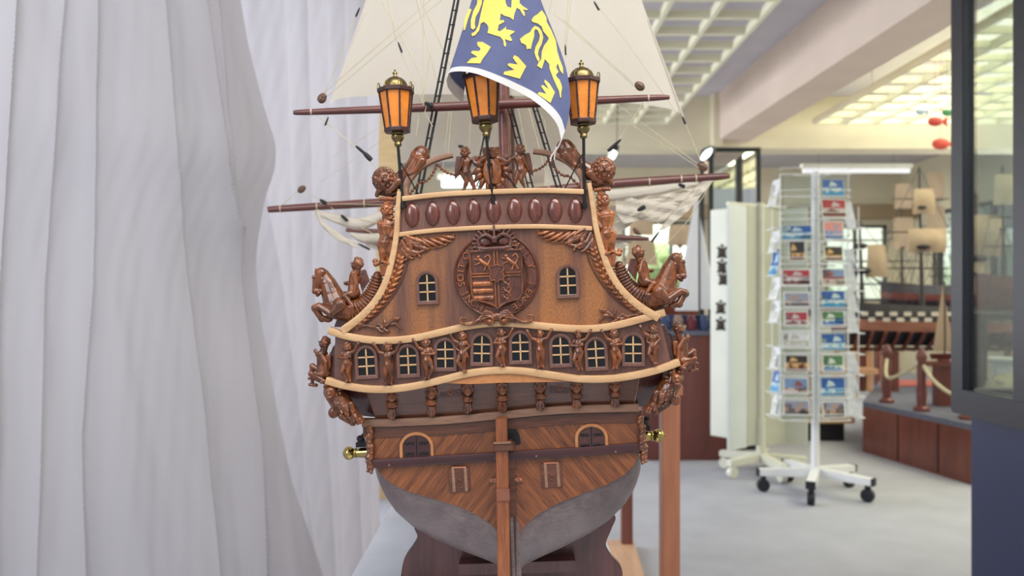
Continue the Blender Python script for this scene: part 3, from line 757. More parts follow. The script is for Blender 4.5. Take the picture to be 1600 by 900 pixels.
# dark cradle under the hull
def cradle(w, name='cradle_board'):
    L = [(700, 800), (672, 806), (648, 822), (652, 838), (645, 852), (632, 872), (626, 900), (624, 960)]
    Rr = [(960, 960), (972, 905), (970, 885), (955, 868), (947, 850), (955, 828), (961, 806), (930, 800), (880, 800)]
    cut = [(905, 840), (893, 856), (868, 862), (845, 866), (800, 880), (745, 862), (700, 838)]
    pts = [Q(x, y, w) for x, y in L+Rr+[(800, 860)]]
    L2 = UL(L, w); R2_ = UL(Rr, w); zb = -(W0.z-TZ)/S-1.5
    L2[-1] = (L2[-1][0], zb+L2[-1][0]*-0.041); R2_[0] = (R2_[0][0], zb-R2_[0][0]*0.041)
    cl = lambda P_: [(p[0], p[1]) for p in catmull([Vector(p) for p in P_], 5)]
    return sb(name, MB().prism(cl(L2)+cl(R2_)+UL([(800, 852)], w), w, w+16), M['cradle'], None, 'dark red-brown scalloped cradle board', smooth=False, bev=1.2)
cradle(230); 
sb('cradle_board', MB().prism([(-120, -462), (120, -472), (165, -330), (60, -372), (-60, -372), (-165, -330)], 1050, 1066), M['cradle'], None, 'dark red-brown cradle board', smooth=False)
sb('cradle_beam', MB().box((-100, 190, -428), (110, 1060, -408)), M['cradle'], None, 'dark beam joining the cradle boards', smooth=False)

# ---- carved figures
def body(mb, J, k=1.0, face=0, hair=True, rnd=None):
    """one continuous little figure from traced joints; k scales thickness, face -1 left / 0 front / 1 right"""
    rnd = rnd or random.Random(3)
    h = J['head']; r = J['hr']
    mb.ell(h, (r*0.84, r*0.9, r*1.06), None, 16, 12)
    f = Vector((face, -1 if face == 0 else -0.35, 0)).normalized(); sd = Vector((-f.y, f.x, 0))
    mb.ell(h+f*r*0.55+Vector((0, 0, -r*0.42)), (r*0.5, r*0.5, r*0.45))                    # jaw
    mb.ell(h+f*r*0.98+Vector((0, 0, -r*0.08)), (r*0.17, r*0.26, r*0.24))                  # nose
    mb.ell(h+f*r*0.84+Vector((0, 0, r*0.22)), (r*0.5, r*0.22, r*0.12))                    # brow
    mb.ell(h+f*r*0.92+Vector((0, 0, -r*0.45)), (r*0.28, r*0.16, r*0.08))                  # mouth
    mb.ell(h+f*r*0.80+Vector((0, 0, -r*0.72)), (r*0.22, r*0.18, r*0.16))                  # chin
    for q in (-1, 1): mb.ell(h+sd*q*r*0.82+Vector((0, 0, -r*0.05)), (r*0.16, r*0.2, r*0.25)); mb.ell(h+f*r*0.72+sd*q*r*0.36+Vector((0, 0, -r*0.25)), r*0.22)
    if hair:
        for i in range(34):
            a = rnd.uniform(0, 2*PI); z = rnd.uniform(-0.35, 1.0); q = math.sqrt(max(0, 1-z*z))
            d = Vector((math.cos(a)*q, math.sin(a)*q, z))
            if d.dot(f) > 0.42 and z < 0.62: continue
            mb.ell(h+Vector((d.x*r*0.88, d.y*r*0.92, d.z*r*1.06)), r*rnd.uniform(0.2, 0.3), None, 8, 6)
    sw = J.get('sw', r*1.05); hw = J.get('hw', r*0.75)
    ch, wa, hp = J['chest'], J['waist'], J['hip']
    ax = Vector((1, 0, 0)) if face == 0 else Vector((0.45, 0.9, 0))
    mb.limb([h+Vector((0, 0.1*r, -r*0.6)), ch+Vector((0, 0, r*0.5))], [r*0.42*k, r*0.55*k])
    mb.ell(ch, (sw*(1 if face == 0 else 0.72), r*0.72*k, r*0.95*k)); mb.tube([ch, wa, hp], [r*0.86*k, r*0.66*k, r*0.86*k], 12)
    mb.ell(wa, (r*0.7*k, r*0.66*k, r*0.8*k)); mb.ell(hp, (hw*1.12 if face == 0 else r*0.85*k, r*0.8*k, r*0.8*k))
    if face == 0:
        for q in (-1, 1): mb.ell(ch+Vector((q*sw*0.42, -r*0.5*k, r*0.1)), (r*0.38, r*0.28, r*0.34))
        mb.ell(wa+Vector((0, -r*0.45*k, -r*0.1)), (r*0.42, r*0.3, r*0.5))
    for q, nm in ((-1, 'armL'), (1, 'armR')):
        if nm in J:
            p = [ch+ax*q*sw*0.85+Vector((0, 0, r*0.42))]+J[nm]
            rr = [r*0.40*k, r*0.32*k, r*0.25*k, r*0.2*k][:len(p)]
            mb.limb(p, rr)
            e = p[-1]; d = (p[-1]-p[-2]).normalized(); s2 = d.cross(Vector((0, 1, 0)))
            mb.ell(e+d*r*0.18, (r*0.3, r*0.18, r*0.3))
            for g in (-1.1, -0.4, 0.3, 1.0): mb.tube([e+d*r*0.25+s2*g*r*0.18, e+d*r*(0.72-0.1*abs(g))+s2*g*r*0.26], [r*0.1, r*0.075], 6)
            mb.tube([e+s2*r*0.2, e+s2*r*0.48+d*r*0.3], [r*0.1, r*0.08], 6)
    for q, nm in ((-1, 'legL'), (1, 'legR')):
        if nm in J:
            p = [hp+ax*q*hw*0.55+Vector((0, 0, -r*0.2))]+J[nm]
            mb.limb(p, [r*0.62*k, r*0.42*k, r*0.26*k][:len(p)])
            m = p[1].lerp(p[2], 0.3) if len(p) > 2 else None
            if m: mb.ell(m+Vector((0, r*0.1, 0)), r*0.42*k)
            e = p[-1]; fd = f if face else Vector((q*0.25, -1, 0)).normalized()
            mb.limb([e, e+fd*r*0.62+Vector((0, 0, -r*0.12))], [r*0.26*k, r*0.2*k])
    return mb
def gal(px, pytop, pybot, pose, mx=1):
    """figure on the gallery band between two windows"""
    base = Q(px, pybot, -5); H = Q(px, pytop, -5).z-base.z
    def P(x, z, y=0): return base+Vector((mx*x*H-0.041*0, -2+y, z*H))
    J = dict(head=P(0.01, 0.85, -0.5), hr=0.108*H, chest=P(0, 0.67), waist=P(0, 0.56), hip=P(0, 0.46), sw=0.105*H, hw=0.09*H)
    up = [P(0.19, 0.76), P(0.29, 0.93, -1)]; cross = [P(-0.17, 0.61, -1), P(-0.02, 0.60, -5), P(0.06, 0.62, -5)]
    if pose == 'V': a, b = [P(-0.2, 0.76), P(-0.29, 0.93, -1)], up; lg = ([P(-0.07, 0.24, -2), P(-0.055, 0.04)], [P(0.07, 0.24, -2), P(0.055, 0.04)])
    elif pose == 'D': a, b = [P(-0.2, 0.78), P(-0.27, 0.93)], [P(0.17, 0.62), P(0.02, 0.47, -5)]; lg = ([P(-0.12, 0.27, -4), P(0.03, 0.04)], [P(0.02, 0.25, -2), P(0.06, 0.04)])
    else: a, b = cross, up; lg = ([P(-0.12, 0.27, -4), P(-0.01, 0.04)], [P(0.01, 0.24, -2), P(0.05, 0.04)])
    if mx < 0: a, b = b, a; lg = (lg[1], lg[0])
    J.update(armL=a, armR=b, legL=lg[0], legR=lg[1])
    mb = body(MB(), J, 1.25, 0, True, random.Random(int(px)))
    if pose == 'D':                             # cloth over the lap, second arm down to it
        mb.limb([P(-0.1, 0.7), P(-0.14, 0.58), P(0.0, 0.46, -5)], [0.035*H, 0.03*H, 0.025*H])
        for q in range(5): mb.tube([P(-0.08+q*0.045, 0.5, -3), P(-0.1+q*0.06, 0.36, -4)], 0.022*H, 8)
    mb.tube([P(0.04, 0.62, 3), P(0.02, 0.02, 3)], [0.09*H, 0.07*H], 8)
    carve('gallery_figure', mb, M['carve'], None, None, 0.62, 2)
for a in ((544, 533, 597, 'A'), (608, 533, 601, 'V'), (669, 527, 593, 'A', -1), (724, 517, 582, 'D'), (785, 511, 573, 'A'), (845, 513, 575, 'V'), (905, 514, 579, 'A'), (962, 513, 577, 'A', -1), (1021, 506, 570, 'D')):
    gal(*a)

# caryatids at the sides of the transom
J = dict(head=Q(603, 328, -4), hr=10.2, chest=Q(605, 354, 0), waist=Q(604, 368, 0), hip=Q(603, 380, 0), sw=12, hw=10,
         armL=QL([(596, 362, 0), (598, 370, -5)], 0), armR=QL([(615, 360, -2), (611, 369, -6), (604, 372, -9)], 0),
         legL=QL([(598, 394, -3), (598, 408, 0)], 0), legR=QL([(608, 393, -3), (607, 408, 0)], 0))
mb = body(MB(), J, 1.5, 0, False, random.Random(5))
mb.tube(QL([(603, 340), (604, 348)], -2), [6, 8], 10)
for q in (0, 1): mb.tube(QL([(601+q*3, 318-q*5), (613+q*0, 316-q*4)], -2), 5, 10)
for i in range(7): mb.ell(Q(594+i*3.6, 310+0.4*abs(i-3), -6), (2.6, 4, 3.4))
for i in range(9): mb.ell(Q(611+1.4*math.sin(i*2.1), 320+i*2.7, -3+2*math.cos(i*2)), (4.2, 5, 2.4))
for i in range(8): mb.tube([Q(596+i*2.4, 349, -9), Q(597+i*2.2, 351.5, -9)], 1.6, 8)
for i in range(5): mb.tube(QL([(600+i*2, 358), (600.5+i*1.7, 378)], -10), 1.3, 6)
mb.tube(QL([(604, 409), (603, 412)], 0), [12, 12], 12); mb.tube(QL([(603, 412), (605, 431)], 2), [11, 9], 10)
for i in range(7): mb.tube(QL([(594+i*3.2, 413), (596+i*2.8, 430)], -7), 1.6, 6)
mb.limb(QL([(587, 413), (594, 411), (601, 414)], -2), [4, 3, 3]); mb.ell(Q(586, 408, 0), (4.5, 4.5, 4))
carve('caryatid', mb, M['carve_light'], None, 'standing carved figure with a turban at the transom edge', 0.62, 4, True)

# sea horses with riders
def horse():
    mb = MB()
    mb.limb(QL([(502, 427), (496, 440), (494, 452)], 6), [9.5, 8.2, 6.6]); mb.ell(Q(494, 455, 4), (7, 6.5, 5))
    mb.ell(Q(491, 458, 1), (2.4, 2.4, 2)); mb.ell(Q(498, 458, 1), (2.4, 2.4, 2)); mb.limb(QL([(496, 461), (501, 455)], 4), [3, 4])
    mb.ell(Q(504, 437, 6), (8, 7.5, 9))
    for x, y in ((489, 434), (503, 436)): mb.ell(Q(x, y, -1), (2.2, 2, 2.4))
    mb.limb(QL([(489, 431), (494, 433), (500, 431)], -1), [1.4, 1.4, 1.4])
    for x, y in ((494, 421), (503, 421)): mb.limb(QL([(x, y+4), (x-0.5, y-1)], 5), [3, 1.4])
    mb.limb(QL([(505, 430), (513, 444), (519, 460), (527, 478)], 10), [10.5, 13.5, 17, 22])
    mb.limb(QL([(528, 478), (548, 486), (566, 480), (580, 465), (586, 448), (590, 431)], 12), [22, 19.5, 16.5, 13, 10, 7.5])
    for i in range(15):
        p = QL([(508, 424), (517, 434), (525, 446), (534, 457)], 8); c = catmull(p, 5)[i]; mb.ell(c, (3.6, 4.2, 2.6), Matrix.Rotation(0.7, 3, 'Y')); mb.tube([c, c+Vector((-7, -3, -4))], [2.4, 1], 6)
    ring = catmull(QL([(548, 486), (566, 480), (580, 465), (587, 448), (591, 431)], 12), 4); rr = 18.5
    for i, c in enumerate(ring[:-1]):
        r = 20.4-(20.4-8.5)*i/len(ring); d = (ring[i+1]-c).normalized(); a = d.cross(Vector((0, 1, 0)))
        mb.tube([c+a*r*math.cos(q*PI/9)+Vector((0, -1, 0))*r*math.sin(q*PI/9) for q in range(10)], 1.5, 6)
    for i in range(9): mb.tube(QL([(519+i*4, 474+i*0.5), (522+i*3.6, 482), (525+i*3.2, 497)], -8), [1.2, 2, 1], 6)
    mb.limb(QL([(531, 476, 0), (517, 490, -3), (498, 478, 0)], -8), [11, 7, 5.4]); mb.limb(QL([(498, 478, 0), (491.5, 481, 0)], -8), [5.4, 5])
    mb.limb(QL([(524, 478, 0), (493, 482, 0), (503, 498, 0), (515, 498, 0)], 12), [10, 7, 6, 5.4])
    mb.limb(QL([(491.5, 481, -4), (502, 497, -4), (513, 499, -2)], 0), [5.6, 5.6, 5.2])
    return mb
carve('sea_horse', horse(), M['carve'], None, 'rearing horse with a ringed fish tail', 0.72, 6, True)
def rider():
    J = dict(head=Q(559, 412.5, 2), hr=9.4, chest=Q(556, 431, 4), waist=Q(552, 445, 4), hip=Q(553, 457, 4), sw=7, hw=8,
             armL=QL([(557, 443, -8), (553, 457, -8)], 4), armR=QL([(548, 441, 4), (543, 442, 4)], 6),
             legL=QL([(538, 463, -10), (551, 479, -12)], 4), legR=QL([(540, 460, 10), (548, 476, 10)], 6))
    mb = body(MB(), J, 1.3, -1, True, random.Random(8))
    mb.limb(QL([(551, 480), (545, 485)], -8), [3, 2.2])
    return mb
carve('rider', rider(), M['carve'], None, 'naked winged child riding the horse', 0.6, 3, True)
def wing(pts, w, wd, n=6, th=2.6):
    mb = MB(); a, b = [Q(x, y, w) for x, y in pts]; d = b-a; s2 = Vector((-d.z, 0, d.x)).normalized()
    for i in range(n):
        t = i/(n-1)-0.5
        mb.limb([a+s2*t*wd*0.7, a+d*0.5+s2*t*wd*1.0, a+d*(1-0.42*(t+0.5))+s2*t*wd*1.15], [th*0.8, th*0.8, th*0.35])
    mb.ell(a+d*0.08, (wd*0.42, th*0.9, wd*0.36)); return mb
carve('rider_wing', wing(((566, 424), (573, 454)), 4, 12), M['carve_dark'], None, None, 0.6, 1, True)

# seated winged figures at the gallery ends
J = dict(head=Q(508, 535, 6), hr=8.6, chest=Q(504, 556, 8), waist=Q(503, 570, 8), hip=Q(506, 583, 8), sw=7, hw=8,
         armL=QL([(509, 566, -6), (510, 582, -6)], 6), armR=QL([(496, 554, 0), (494, 550, 0)], 4),
         legL=QL([(486, 584, -6), (507, 596, -8)], 8), legR=QL([(488, 572, 6), (488, 590, 6)], 8))
mb = body(MB(), J, 1.35, -1, True, random.Random(18))
mb.limb(QL([(488, 588), (488, 600)], 12), [3.2, 2.6]); mb.limb(QL([(484, 601), (494, 602)], 12), [2.6, 3]); mb.tube(QL([(486, 588), (512, 598)], 8), [4, 5], 10)
carve('seated_figure', mb, M['carve'], None, 'winged child kneeling at the gallery corner', 0.62, 3, True)
carve('seated_wing', wing(((520, 552), (516, 590)), 12, 8, 5), M['carve_dark'], None, None, 0.6, 1, True)
carve('seated_wing', wing(((513, 556), (511, 590)), 4, 6, 4), M['carve'], None, None, 0.6, 1, True)

# lions draped over the top corners
mb = MB(); hc = Q(600, 280, -6)
mb.ell(hc, (13, 11, 14), None, 18, 14)
for i in range(26):
    a = 2*PI*i/26
    for rr, z in ((16.5, 2), (13.2, -3)):
        mb.ell(hc+Vector((rr*math.cos(a+z), z+1.5*math.sin(i*3), rr*1.03*math.sin(a+z))), (3.4, 4.2, 3.4), None, 8, 6)
for q in (-1, 1):
    mb.ell(hc+Vector((q*4.6, -10.2, -3.5)), (4.6, 4, 4)); mb.ell(hc+Vector((q*4.2, -9.4, 4.6)), (3.2, 2.4, 1.3)); mb.ell(hc+Vector((q*4.6, -10.2, 1.8)), (1.6, 1.5, 1.3)); mb.ell(hc+Vector((q*8, -7, -1)), (3, 3, 4))
mb.ell(hc+Vector((0, -11.5, 0.5)), (2.4, 3.6, 4.2)); mb.ell(hc+Vector((0, -12, -1.6)), (3, 2.6, 1.6)); mb.ell(hc+Vector((0, -9.5, -8.4)), (5, 3.2, 1.4)); mb.ell(hc+Vector((0, -9, -11)), (3.6, 3, 2))
mb.limb(QL([(607, 285), (622, 283), (638, 271), (652, 252), (655, 247)], 8), [14, 13, 12, 14, 15.5]); mb.ell(Q(657, 244, 8), (15, 14, 17), Matrix.Rotation(0.4, 3, 'Y'))
mb.limb(QL([(659, 252), (647, 268), (640, 272)], -2), [8, 5, 4]); mb.limb(QL([(622, 284), (614, 293), (607, 298)], -6), [7, 5.5, 4.5]); mb.limb(QL([(594, 296), (590, 302), (589, 305)], -4), [5, 4, 3.6])
for q in range(4): mb.tube(QL([(604+q*2.2, 298), (603+q*2.4, 302)], -8), [1.6, 1.2], 6)
mb.tube(QL([(590, 301), (612, 303), (622, 300)], 4), [4, 6, 5], 8)
carve('lion', mb, M['carve'], None, 'carved lion lying over the top corner of the stern', 0.72, 4, True)

# corner beasts under the gallery ends
mb = MB(); rnd = random.Random(4)
mb.limb(QL([(520, 612), (532, 628), (548, 645), (564, 657)], 14), [15, 17, 13, 6]); hc = Q(520, 612, 4)
for i in range(46):
    a = rnd.uniform(0, 6.28); r = rnd.uniform(8, 15); mb.ell(hc+Vector((r*math.cos(a), rnd.uniform(-6, 8), r*math.sin(a))), rnd.uniform(2.2, 3.8), None, 8, 6)
mb.ell(hc+Vector((-2, -8, 0)), (8, 7, 9)); mb.ell(hc+Vector((-3, -14, -2)), (2.6, 3, 3)); mb.ell(hc+Vector((-3, -13, -7)), (5, 3, 2))
for q in (-5, 0): mb.ell(hc+Vector((q, -14, 3)), 1.8)
for i in range(26): a_ = rnd.uniform(0, 1); c_ = Q(520+a_*36+rnd.uniform(-5, 5), 626+a_*26+rnd.uniform(-8, 6), 0); mb.limb([c_, c_+Vector((rnd.uniform(1, 4), -3, -rnd.uniform(4, 8)))], [rnd.uniform(2, 3.4), 1.2])
mb.limb(QL([(548, 632), (552, 642), (550, 654)], 2), [5.5, 4, 2.8]); mb.ell(Q(521, 645, 8), (8.5, 5, 9)); mb.limb(QL([(534, 650), (552, 662)], 10), [6, 4])
for i in range(10): mb.ell(Q(536+i*3.3, 650+i*1.3+2*math.sin(i*2), 2), rnd.uniform(2, 3.4), None, 8, 6)
mb.limb(QL([(552, 656), (549, 664)], 2), [3, 1.6]); mb.limb(QL([(562, 655), (566, 660)], 2), [3, 2])
carve('corner_beast', mb, M['carve'], None, 'crouching carved lion under the gallery corner', 0.68, 1, True)

# brackets along the counter
for x, y0, y1 in ((612, 607, 652), (674, 603, 648), (731, 598, 643), (785, 597, 641), (844, 594, 638), (901, 595, 635), (961, 593, 633)):
    k = (y1-y0)/45.0; wv = lambda y: lerp(-2, WL-14, (y-y0)/(y1-y0)); mb = MB()
    def q(dx, y, dw=0): return Q(x+dx, y0+y*k, lerp(4, WL-14, y/45.0)+dw)
    mb.tube([q(0, -3, 6), q(0, 8, 4)], [8, 8], 10); mb.ell(q(0, 12, 0), (7.6, 7.5, 9.5)); mb.ell(q(0, 14, -7), (1.9, 3, 3)); mb.ell(q(0, 19, -6), (3.6, 2.6, 1.5))
    for g in (-1, 1): mb.ell(q(3.2*g, 10.5, -5.6), (2.4, 2, 1.2)); mb.ell(q(3.6*g, 16, -4.5), 2.4); mb.ell(q(7.6*g, 10, 0), (2.6, 3, 4.5)); mb.ell(q(6*g, 3, -3), (3, 3, 3))
    for g in range(5): mb.ell(q(-6+3*g, 2+1.2*abs(g-2), -6), (1.9, 2, 2.6))
    mb.tube([q(0, 20, 0), q(0, 27, -1)], [7, 9], 12); mb.tube([q(-9.5, 26, -2), q(-4, 29, -8), q(4, 29, -8), q(9.5, 26, -2)], 1.9, 8)
    mb.tube([q(0, 28, 0), q(0, 36, 1), q(0, 45, 1)], [8, 6.2, 7], 10)
    for g in (-1, 1): mb.limb([q(3.5*g, 34, -5), q(5*g, 41, -5), q(4*g, 44, -6)], [2.2, 2.6, 2])
    carve('bracket_head', mb, M['carve'], None, 'carved bearded head bracket', 0.6, 1)

# terms at the edges of the lower transom
mb = MB(); zz = [668, 674, 682, 690, 698, 706, 714, 722, 730, 737]; rr = [6, 4.5, 6, 4.2, 7.5, 5.2, 7.5, 5, 6.5, 4]
P = [Q(578+1.4*math.sin(i*1.7)-0.02*0, y, WL-8) for i, y in enumerate(zz)]
mb.tube(P, rr, 12)
for i, p in enumerate(P):
    mb.ell(p+Vector((2*math.sin(i*2.3), -3, 0)), (rr[i]*0.8, 3.4, rr[i]*0.7))
    if i % 2: mb.ell(p+Vector((-3, -5, 2)), 2.4); mb.ell(p+Vector((3, -5, -1)), 2.2)
carve('term_figure', mb, M['carve'], None, 'slim carved term at the edge of the lower transom', 0.6, 1, True)

# crest on top: two children, a shell with a crown, garlands
J = dict(head=Q(726.5, 238.5, -2), hr=8, chest=Q(730, 253, 0), waist=Q(729, 262, 0), hip=Q(728, 270, 0), sw=7, hw=6.5,
         armL=QL([(721, 258), (718, 266)], 2), armR=QL([(742, 251), (747, 247)], -1), legL=QL([(729, 284, -2), (725, 296, 0)], 0), legR=QL([(737, 283, -2), (742, 296, 0)], 0))
mb = body(MB(), J, 1.15, 0, True, random.Random(6)); mb.limb(QL([(735, 249), (742, 251), (747, 246)], -2), [3, 2.6, 2])
carve('crest_child', mb, M['carve'], None, 'naked child standing on the top rail', 0.6, 3, True)
mb = wing(((719, 246), (718, 280)), 5, 12, 7)
carve('crest_child_wing', mb, M['carve_dark'], None, None, 0.6, 1, True)
mb = MB(); c = Q(769.5, 268, 0)
mb.ell(c+Vector((-6, -2, -1)), (9, 9, 22)); mb.ell(c+Vector((6, -2, -1)), (9, 9, 22))
for q in (-1, 1):
    for i in range(5):
        x = q*(2+i*2.8); mb.tube(catmull([c+Vector((x*0.4, -9, 18)), c+Vector((x, -11.8+i*0.9, 0)), c+Vector((x*0.4, -9, -20))], 4), 1.1, 6)
shell_ = carve('crest_pod', mb, M['carve_light'], None, 'golden ribbed double pod in front of the shell', 0.62, 1)
mb = MB(); mb.ell(c+Vector((0, 3, 0)), (14, 5, 23))
for deg, rx, rz, ln, wd_ in ((58, 12, 18, 12, 5), (32, 15, 18, 13, 5.2), (8, 17, 17, 13, 5.2), (-14, 17, 18, 13, 5), (-36, 16, 20, 13, 4.8), (-58, 13, 22, 13, 4.6), (-80, 6, 24, 12, 4.4)):
    for q in (-1, 1):
        an = math.radians(deg); p = c+Vector((q*rx*math.cos(an), 2, rz*math.sin(an))); ad = an-0.45; d = Vector((q*math.cos(ad), 0, math.sin(ad)))
        mb.limb(catmull([p, p+d*ln*0.5+Vector((0, -3, 2)), p+d*ln*1.15], 3), [wd_*0.75, wd_*0.9, wd_*0.98, wd_*0.95, wd_*0.85, wd_*0.6, wd_*0.3])
        mb.tube([p+Vector((0, -3, 0)), p+d*ln+Vector((0, -5, 0))], [1.4, 0.7], 6)
for q in (-1, 1):
    mb.tube(catmull([c+Vector((q*5, 0, 22)), c+Vector((q*14, -2, 19)), c+Vector((q*22, -2, 13)), c+Vector((q*28, -1, 17)), c+Vector((q*26, -1, 23)), c+Vector((q*22, -1, 20))], 4), [4.5, 5, 3.6, 2.6], 10)
mb.tube([c+Vector((-1, 0, 20)), c+Vector((-1, 0, 28))], [9, 12], 16)
for i in range(7): mb.limb([c+Vector((-11+i*3.4, -3+abs(i-3), 26)), c+Vector((-13+i*4, -3, 36))], [2.6, 2.1])
mb.tube([c+Vector((-1, 3, 26)), c+Vector((-1, 3, 34))], [9, 11], 12)
carve('crest_shell', mb, M['carve'], None, 'ribbed shell under a small crown at the centre of the top rail', 0.68, 1)
gl = catmull(QL([(641, 303), (646, 296), (655, 286), (664, 284), (673, 276), (679, 266), (683, 257), (690, 264), (699, 270), (710, 273)], 4), 4); mb = MB(); L = 0
acc = [gl[0]]
for p in gl[1:]:
    if (p-acc[-1]).length > 4.4: acc.append(p)
for p in acc: mb.ell(p, (2.7, 2.7, 2.5), None, 10, 7)
mb.tube(gl, 1.0, 6); mb.ell(gl[0]+Vector((-3, 0, -2)), (3, 3, 4))
sb('bead_garland', mb, M['carve'], None, 'carved bead garland hanging under the arch', mirror=True)

# relief carving on the upper transom
def leafspray(pts, n, ln, wd, w, r, side=1):
    mb = MB(); path = catmull([Q(x, y, w) for x, y in pts], 8); mb.tube(path, [r, r*0.6], 8)
    for i in range(n):
        j = int((i+0.5)/n*(len(path)-2)); p = path[j]; d = (path[j+1]-p).normalized(); s2 = Vector((-d.z, 0, d.x))*side
        e = p+(d*0.85+s2*0.5)*ln; mb.limb([p, p+(d*0.4+s2*0.42)*ln+Vector((0, -2, 0)), e], [r*0.8, wd, r*0.35])
    return mb
# side festoon of bound leaves following the side rail
mb = MB(); fp = catmull(QL([(627, 398), (622, 420), (611, 447), (594, 473), (574, 494), (556, 509)], -1), 6)
for i in range(0, len(fp)-2):
    p = fp[i]; d = (fp[i+1]-p).normalized(); s2 = Vector((-d.z, 0, d.x)); k = 1-0.45*abs(i/len(fp)-0.35)
    if i % 2: mb.limb([p-s2*7*k+d*-5, p-s2*3*k+d*2+Vector((0, -5, 0)), p+s2*1.5*k+d*10+Vector((0, -2, 0))], [2.0, 3.2, 1.0]); mb.limb([p+s2*7*k-d*4, p+s2*3*k+d*3+Vector((0, -4, 0)), p+d*11], [1.8, 2.8, 0.9])
mb.tube([p+Vector((0, 2.5, 0)) for p in fp], [4.5, 6.0, 5, 2], 10)
carve('leaf_festoon', mb, M['carve_light'], None, 'long carved leaf festoon along the transom edge', 0.62, 1, True)
mb = MB()
edge = catmull([p+Vector((0, -1, 0)) for p in QL([(638, 404), (633, 425), (621, 452), (603, 478), (582, 498), (560, 512)], 0)], 5); mb.tube(edge, 1.1, 6)
sb('festoon_bead', mb, M['carve_dark'], None, mirror=True)
# acanthus in the upper corners
mb = MB()
for pts in (((630, 372), (640, 376), (650, 384), (664, 389), (656, 394), (646, 392)), ((627, 376), (634, 388), (640, 396), (648, 399)), ((625, 385), (628, 396), (627, 406), (620, 410)), ((634, 374), (642, 386), (640, 398), (634, 406)), ((650, 384), (658, 386), (668, 390)), ((626, 380), (622, 395), (619, 404)), ((636, 382), (648, 380), (660, 384), (668, 389)), ((630, 386), (640, 392), (652, 396), (656, 401)), ((628, 390), (636, 400), (644, 404))):
    mb.limb(catmull(QL(pts, -2), 3), [3.4, 2]) if False else mb.tube(catmull(QL(pts, -2), 4), [3.8, 4.2, 1.6], 8)
    mb.ell(Q(*pts[-1], -3), 2.2)
mb.tube(catmull(QL([(628, 374), (632, 392), (622, 408)], 0), 4), [4, 5, 2], 8)
carve('acanthus', mb, M['carve'], None, 'carved acanthus scroll in the upper corner', 0.6, 1, True)
# swags under the middle rail
mb = MB(); sw = catmull(QL([(634, 371), (650, 378), (668, 382), (688, 380), (702, 373), (710, 366)], -1), 5); n = len(sw)
for i in range(0, n-5, 3):
    k = math.sin(PI*(i+2.6)/n); p0, p1, p2 = sw[i], sw[i+3], sw[i+5]; mb.tube(catmull([p0+Vector((-6, 0, 4+7*k)), p0.lerp(p1, 0.5)+Vector((0, -4, 3)), p2+Vector((4, -1, -6*k))], 4), [1.6, 3.0, 1.0], 8)
mb.tube([p+Vector((0, 3, 2)) for p in sw], [2, 6, 2], 10); mb.tube([p+Vector((0, -1, -6*math.sin(PI*i/(n-1)))) for i, p in enumerate(sw)], 1.1, 6)
carve('swag', mb, M['carve_light'], None, 'carved cloth swag under the middle rail', 0.6, 1, True)
# leaf branch near the lower corners
mb = MB(); br = catmull(QL([(556, 511), (572, 509), (586, 512), (598, 512), (612, 506)], -2), 5); mb.tube(br, [3.4, 2.2, 3, 2], 8); mb.ell(Q(558, 511, -2), (4, 3, 5))
for a, b, c2 in (((588, 512), (594, 518), (601, 519)), ((600, 511), (602, 504), (600, 498)), ((604, 509), (612, 502), (622, 499)), ((608, 507), (618, 506), (627, 515)), ((610, 505), (616, 498), (624, 497)), ((596, 512), (606, 518), (600, 519)), ((584, 511), (590, 507), (597, 509))):
    mb.limb(QL([a, b, c2], -3), [2.6, 3, 1.3])
carve('leaf_branch', mb, M['carve'], None, 'carved oak branch above the gallery rail', 0.58, 1, True)
# scroll over the middle of the gallery rail
mb = MB(); cc = Q(776, 503, -11)
for q in (-1, 1):
    for k, (dz, l) in enumerate(((0, 54), (4, 44), (8, 34), (11, 24))):
        p = [cc+Vector((q*(3+k), 0, 8+dz*0.5)), cc+Vector((q*(12+l*0.25), -2, 9+dz-4)), cc+Vector((q*l*0.75, 0, -2+dz*0.2)), cc+Vector((q*l, 1, -1+k*0.6))]
        mb.tube(catmull(p, 5), [2, 2.8, 2, 1.2], 8)
    sp = [cc+Vector((q*(11+7.5*math.cos(a*0.55+1.2)*(1-a*0.05)), -3, 1+7.5*math.sin(a*0.55+1.2)*(1-a*0.05))) for a in range(12)]
    mb.tube(sp, [2.2, 1.6], 8); mb.ell(cc+Vector((q*11, -4, 1)), 4)
    e = cc+Vector((q*52, 0, 2)); mb.tube([e+Vector((q*5*math.cos(a), 0, 4+5*math.sin(a)-2)) for a in (-1.9, -1.2, -0.4, 0.5, 1.3, 2.1, 2.9)], [2, 1.6], 8)
mb.ell(cc+Vector((0, 0, 8)), (8, 4, 6))
carve('rail_scroll', mb, M['carve'], None, 'double carved scroll over the middle of the gallery rail', 0.62, 1)

